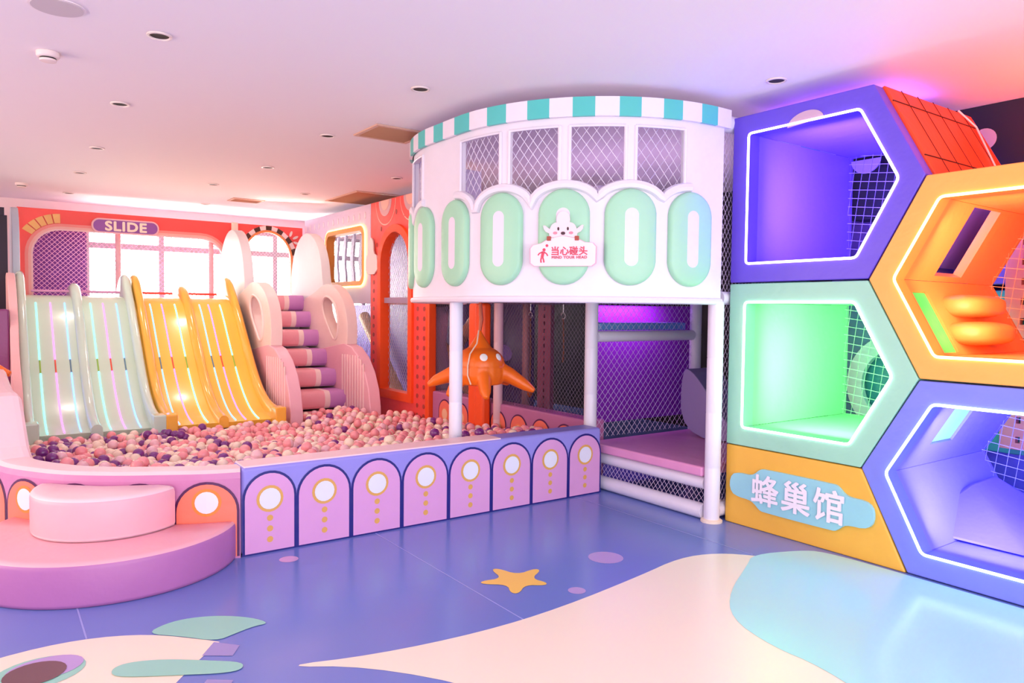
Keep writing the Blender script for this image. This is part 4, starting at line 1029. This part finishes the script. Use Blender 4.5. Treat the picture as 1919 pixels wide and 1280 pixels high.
for cname, c in cells.items():
    poly = c['poly']; inn = inset(poly, .128); n = len(poly)
    fm_ = vinyl(cname + ' cell face vinyl', c['face'], .38); im = vinyl(cname + ' cell lining vinyl', c['inn'], .4)
    t = thing('hexagon_cell', c['lab'], 'play cell', (XF, sum(p[0] for p in poly) / n, min(p[1] for p in poly))); ps = []
    mb = MB(); mb.plate([inset(poly, .002), inn[::-1]], -.02, .09, FX(XF)); ps.append(mb.build('front_frame', fm_, bevel=.007, seg=3))
    led = mat(cname + ' led', c['led'], .4, c['led'], 5.0)
    inl = inset(poly, .123)
    # LED rope: rounded corners
    pts = []
    for i in range(n):
        p0 = Vector(inl[i - 1]); p1 = Vector(inl[i]); p2 = Vector(inl[(i + 1) % n])
        a = p1 + (p0 - p1).normalized() * .025; b = p1 + (p2 - p1).normalized() * .025
        for k in range(5):
            u_ = k / 4; m0 = a.lerp(p1, u_).lerp(p1.lerp(b, u_), u_); pts.append(m0)
    mb = MB(); mb.tube([(XF - .022, p.x, p.y) for p in pts], .0075, 8, closed=True); ps.append(mb.build('led_strip', led))
    A = sum(inn[i][0] * inn[(i + 1) % n][1] - inn[(i + 1) % n][0] * inn[i][1] for i in range(n)); sg_ = 1 if A > 0 else -1
    for i in range(n):
        p, q = inn[i], inn[(i + 1) % n]; e = (Vector(q) - Vector(p)).normalized(); ow = (e.y * sg_, -e.x * sg_)
        hole = None; L = (Vector(q) - Vector(p)).length
        mid = ((p[0] + q[0]) / 2, (p[1] + q[1]) / 2)
        if cname == 'orange' and mid[0] > 1.8 and mid[1] > 1.6: hole = (.035, .482, 4.46, 4.80)
        if cname == 'orange' and mid[0] > 1.8 and mid[1] < 1.6: hole = (.07, .46, 4.165, 4.34)
        if cname == 'blue' and mid[0] > 1.8 and mid[1] > .53: hole = (.16, .42, 4.36, 4.63)
        if cname == 'purple' and mid[1] < 2.14 and mid[0] < 2.25 and mid[0] > 1.9 and mid[1] > 1.65: hole = (None,)
        if hole and hole[0] is None:
            # same opening as the orange cell's upper-left wall
            a0 = Vector(inset(cells['orange']['poly'], .128)[0]); d0 = (a0 - Vector(q)).dot((Vector(p) - Vector(q)).normalized())
            tq = lambda tt: L - (tt + d0)
            hole = (max(.02, tq(.482)), min(L - .02, tq(.035)), 4.46, 4.80)
        if cname == 'green' and 1.9 < mid[0] < 2.25 and mid[1] > 1.1: hole = (L - .46, L - .09, 4.17, 4.30) if (p[1] > q[1]) is False else (.09, .46, 4.17, 4.30)
        if cname == 'green' and 1.9 < mid[0] < 2.25 and mid[1] < 1.05: hole = (L - .42, L - .12, 4.36, 4.63)
        if hole: hole = (max(.015, hole[0]), min(L - .015, hole[1]), hole[2], hole[3])
        if hole and (cname in ('orange', 'blue')):
            # orient: t measured from the apex
            apex = inn[0]
            if (Vector(p) - Vector(apex)).length > 1e-4: hole = (L - hole[1], L - hole[0], hole[2], hole[3])
        mb = MB(); wall_quad(mb, p, q, XF + .088, XB, ow, .055, hole); ps.append(mb.build('inner_wall', im, bevel=.0))
        if hole and ((cname == 'orange' and mid[1] < 1.6) or cname == 'blue'):
            e_ = Vector((e.x, e.y))
            def fpad(aa, bb, d, p=p, e_=e_, ow=ow):
                c_ = Vector(p) + e_ * bb + Vector(ow) * d; return (aa, c_.x, c_.y)
            mb = MB(); mb.plate([[(hole[2] + .002, hole[0] + .002), (hole[3] - .002, hole[0] + .002), (hole[3] - .002, hole[1] - .002), (hole[2] + .002, hole[1] - .002)]], .016, .05, fpad)
            ps.append(mb.build('green_slot_pad', vinyl('slot pad vinyl', (60, 236, 120)) if cname == 'orange' else vinyl('mint slot vinyl', (150, 236, 200))))
    mb = net_mb(FX(XB - .02), min(p[0] for p in inn) - .03, max(p[0] for p in inn) + .03, min(p[1] for p in inn) - .03, max(p[1] for p in inn) + .03, .062, .062, .0022, square=True, tilt=-.13, poly=inset(poly, .10))
    ps.append(mb.build('back_net', mat(cname + ' net cord', tuple(min(255, int(120 + v * .5)) for v in c['inn']), .6), smooth=False))
    mb = MB(); mb.plate([inset(poly, .004), inset(inn, .0)[::-1]], 0, .03, FX(XB)); ps.append(mb.build('back_frame', im))
    adopt(t, *ps)
    cy = sum(p[0] for p in inn) / n; cz = sum(p[1] for p in inn) / n
    l = area(cname + '_led_glow', (XF + .12, cy, cz), (1, 0, 0), .55, .6, c['en'], c['light'])
# yellow base
t = thing('yellow_base_block', 'yellow padded base block under the mint green cell carrying the name sign', 'padded block', (XF, 2.6, 0))
mb = MB(); mb.plate([[(3.145, 0), (3.145, .524), (2.205, .524), (1.94, 0.0)]], -.02, 1.1, FX(XF)); adopt(t, mb.build('padding', vinyl('yellow vinyl', (240, 182, 70)), bevel=.012, seg=3))
# name sign
t = thing('chinese_name_sign', 'light blue plaque with white Chinese characters on the yellow base block', 'sign', (XF - .03, 2.6, .13))
so = [(3.095, .27), (3.075, .335), (3.02, .352), (2.94, .350), (2.90, .365), (2.86, .402), (2.83, .408), (2.36, .408), (2.33, .398), (2.29, .360), (2.25, .350), (2.17, .350), (2.125, .325), (2.112, .27), (2.125, .215), (2.17, .190), (2.25, .188), (2.29, .178), (2.33, .140), (2.36, .132), (2.83, .132), (2.86, .140), (2.90, .175), (2.94, .190), (3.02, .192), (3.075, .21)]
so = smoothpoly(so, 1)
mb = MB(); mb.plate([so], -.022, 0, FX(XF - .02)); a_ = mb.build('plaque', vinyl('sky plaque vinyl', (150, 210, 224)), bevel=.01, seg=3)
b_ = text_mesh('characters', '蜂巢馆', .205, lambda a, b, d: (XF - .0475 + d, -a, b), mat('white characters', (240, 232, 246), .4), (-2.60, .275), .003, .0042, sx=1.0, spacing=1.13)
adopt(t, a_, b_)
# red quilted cover on the slanted outer side of the purple cell
t = thing('red_quilted_cover', 'orange red quilted cushion with black seams behind the purple cell top edge', 'cushion', (4.7, 2.05, 2.15))
p = (2.203, 2.685); q = (1.907, 2.148); e = (Vector(q) - Vector(p)); L = e.length; e.normalize(); ow = Vector((-e.y, e.x)) * (1 if -e.y < 0 else -1)
def fq(a, b, d):
    c_ = Vector(p) + e * b + Vector((ow.x, ow.y)) * d; return (a, c_.x, c_.y)
if fq(0, 0, 1)[1] > p[0]: ow = -ow
mb = MB(); mb.plate([[(XF + .07, 0), (5.22, 0), (5.22, L), (XF + .07, L)]], -.11, .012, fq); a_ = mb.build('padding', vinyl('orange red quilt vinyl', (250, 76, 34)), bevel=.008)
mb = MB()
for tt in (.11, .485): mb.tube([fq(XF + .07, tt, .013), fq(5.22, tt, .013)], .004, 5)
for k in range(1, 6): x = XF + .07 + k * .19; mb.tube([fq(x, .0, .013), fq(x, L - .02, .013)], .0025, 5)
b_ = mb.build('seams', mat('dark seam', (70, 16, 16), .7)); 
mb = MB(); mb.tube([fq(5.02, .0, .02), fq(5.12, .12, .03), fq(5.10, .3, .02), fq(5.04, .5, .02)], .006, 6); c_ = mb.build('white_cable', mat('white cable', (235, 215, 220), .5))
adopt(t, a_, b_, c_)
# pale half moon on the purple face
mb = MB(); mb.plate([[(2.62 + .12 * math.cos(q_), 2.552 + .07 * math.sin(q_) + .03 * math.cos(q_) * -.9 * .35) for q_ in [PI * i / 20 for i in range(21)]]], -.003, 0, FX(XF - .0205)); tag(mb.build('half_moon_patch', mat('pale pink dot')), 'pale pink half moon on the purple cell face above its window', 'decoration')
# furnishings inside and behind the cells
for y, z, x, lab in ((1.95, 1.455, 4.72, 'puffy orange cushion, upper one inside the orange cell'), (1.86, 1.30, 4.62, 'puffy orange cushion, lower one inside the orange cell')):
    mb = MB(); n_ = 24
    def se(v, p): return math.copysign(abs(v) ** p, v)
    mb.loft([[(x + .26 * math.sin(ph) ** .5 * se(math.cos(2 * PI * i / n_), .6), y - .14 * math.cos(ph) * 1.0, z + .068 * math.sin(ph) ** .5 * se(math.sin(2 * PI * i / n_), .6)) for i in range(n_)] for ph in [PI * (.04 + .92 * k / 12) for k in range(13)]])
    tag(mb.build('puffy_cushion', vinyl('orange cell lining vinyl'), angle=80), lab, 'cushion')
mb = MB(); mb.add([(4.4, 2.12, .142), (5.2, 2.12, .142), (5.2, 1.5, .142), (4.4, 1.5, .142), (4.8, 1.95, .40), (5.1, 1.93, .42), (5.1, 1.78, .34), (4.75, 1.76, .28)], [(0, 1, 2, 3), (4, 5, 6, 7), (0, 1, 5, 4), (1, 2, 6, 5), (2, 3, 7, 6), (3, 0, 4, 7)])
tag(mb.build('wedge_cushion', vinyl('lilac blue vinyl', (122, 112, 240)), bevel=.03, seg=3), 'lilac blue wedge cushion inside the blue cell', 'cushion')
for y0, y1, z0, z1, c_, lab in ((2.0, 3.3, 1.62, 2.75, (120, 84, 200), 'added backdrop painted with the violet glow behind the purple cell net'), (2.0, 3.3, .45, 1.58, (70, 160, 170), 'added backdrop painted with the teal glow behind the mint green cell net'), (.7, 1.97, 1.08, 2.2, (150, 70, 90), 'added backdrop painted with the maroon glow behind the orange cell net'), (.7, 1.97, 0.0, 1.04, (112, 104, 240), 'added backdrop painted with the deep blue glow behind the blue cell net')):
    if y0 < 1 and z0 < .1: y1 = 3.3
    xo = 5.86 if y1 > 3 and y0 < 1 else 5.74
    mb = MB(); mb.box((xo, y0, z0), (xo + .06, y1, z1)); tag(mb.build('glow_backdrop', vinyl(lab + ' vinyl', c_), bevel=.01), lab, 'padded panel')  # added backdrops with each cell's coloured glow put into their colour
t = thing('ring_panel', 'white panel with a large ring opening behind the mint green cell net', 'panel', (5.6, 2.9, .5))
mb = MB(); ro = ell(2.72, .86, .33, .33, 36)
o_ = [(2.98, 1.10), (2.98, 1.7), (2.2, 1.7), (2.2, .5)] 
ring = [(2.72 + .40 * math.cos(a), .86 + .40 * math.sin(a)) for a in [math.radians(48 + i * 8) for i in range(0, 40)]]
mb.plate([ell(2.80, .86, .40, .40, 40), ell(2.80, .86, .28, .28, 32)[::-1]], 0, .05, FX(5.6)); mb.plate([[(2.52, 1.18), (2.98, 1.10), (2.98, 1.75), (2.52, 1.75)], rrect(2.62, 1.32, 2.82, 1.36, .01, 2)[::-1], rrect(2.62, 1.45, 2.82, 1.49, .01, 2)[::-1]], 0.002, .048, FX(5.6)); mb.box((5.6, 2.6, 0), (5.65, 3.0, .50))
adopt(t, mb.build('board', vinyl('white ring vinyl', (200, 236, 226))))
slotted(5.65, 1.9, 2.12, .5, 2.1, vinyl('pink slotted vinyl', (236, 150, 150)), 'pink slotted column behind the orange cell net', 12)
slotted(5.62, 1.66, 1.86, .3, 1.0, vinyl('pale slotted vinyl', (220, 214, 244)), 'pale slotted column behind the blue cell net', 8)
mb = MB(); mb.box((6.3, -.5, 0), (6.4, 3.3, 2.75)); tag(mb.build('violet_partition', vinyl('deep violet vinyl', (70, 40, 120)), smooth=False), 'deep violet partition far behind the hexagon cells', 'partition')
mb = MB(); mb.plate([[(2.90 + .11 * math.cos(q_), 2.53 + .10 * math.sin(q_)) for q_ in [PI + PI * i / 16 for i in range(17)]]], 0, .01, FX(5.24)); tag(mb.build('half_moon_reflection', mat('lavender reflection', (150, 130, 240), .5)), 'lavender half moon reflection painted on the net inside the purple cell', 'decoration')  # reflection in the pane, painted as a flat half disc
# seen through the tower windows
mb = MB(); mb.plate([smoothpoly([(3.35, 1.54), (4.0, 1.54), (3.85, 2.0), (3.7, 2.3), (3.6, 2.75), (3.3, 2.75), (3.5, 2.2)], 2)], 0, .05, FX(5.35)); tag(mb.build('green_curved_panel', vinyl('sea green vinyl', (90, 200, 150))), 'sea green curved panel seen through the right tower window', 'panel')
t = thing('lilac_arch_frame', 'lilac padded arch frame seen through the middle tower windows', 'play frame', (5.1, 5.2, 1.54))
mb = MB(); mb.plate([rrect(4.75, 1.54, 5.9, 2.45, [.01, .1, .1, .01]), rrect(4.95, 1.55, 5.7, 2.22, [.01, .08, .08, .01])[::-1]], 0, .1, FX(5.06)); adopt(t, mb.build('padding', vinyl('lilac frame vinyl', (170, 140, 226)), bevel=.015))
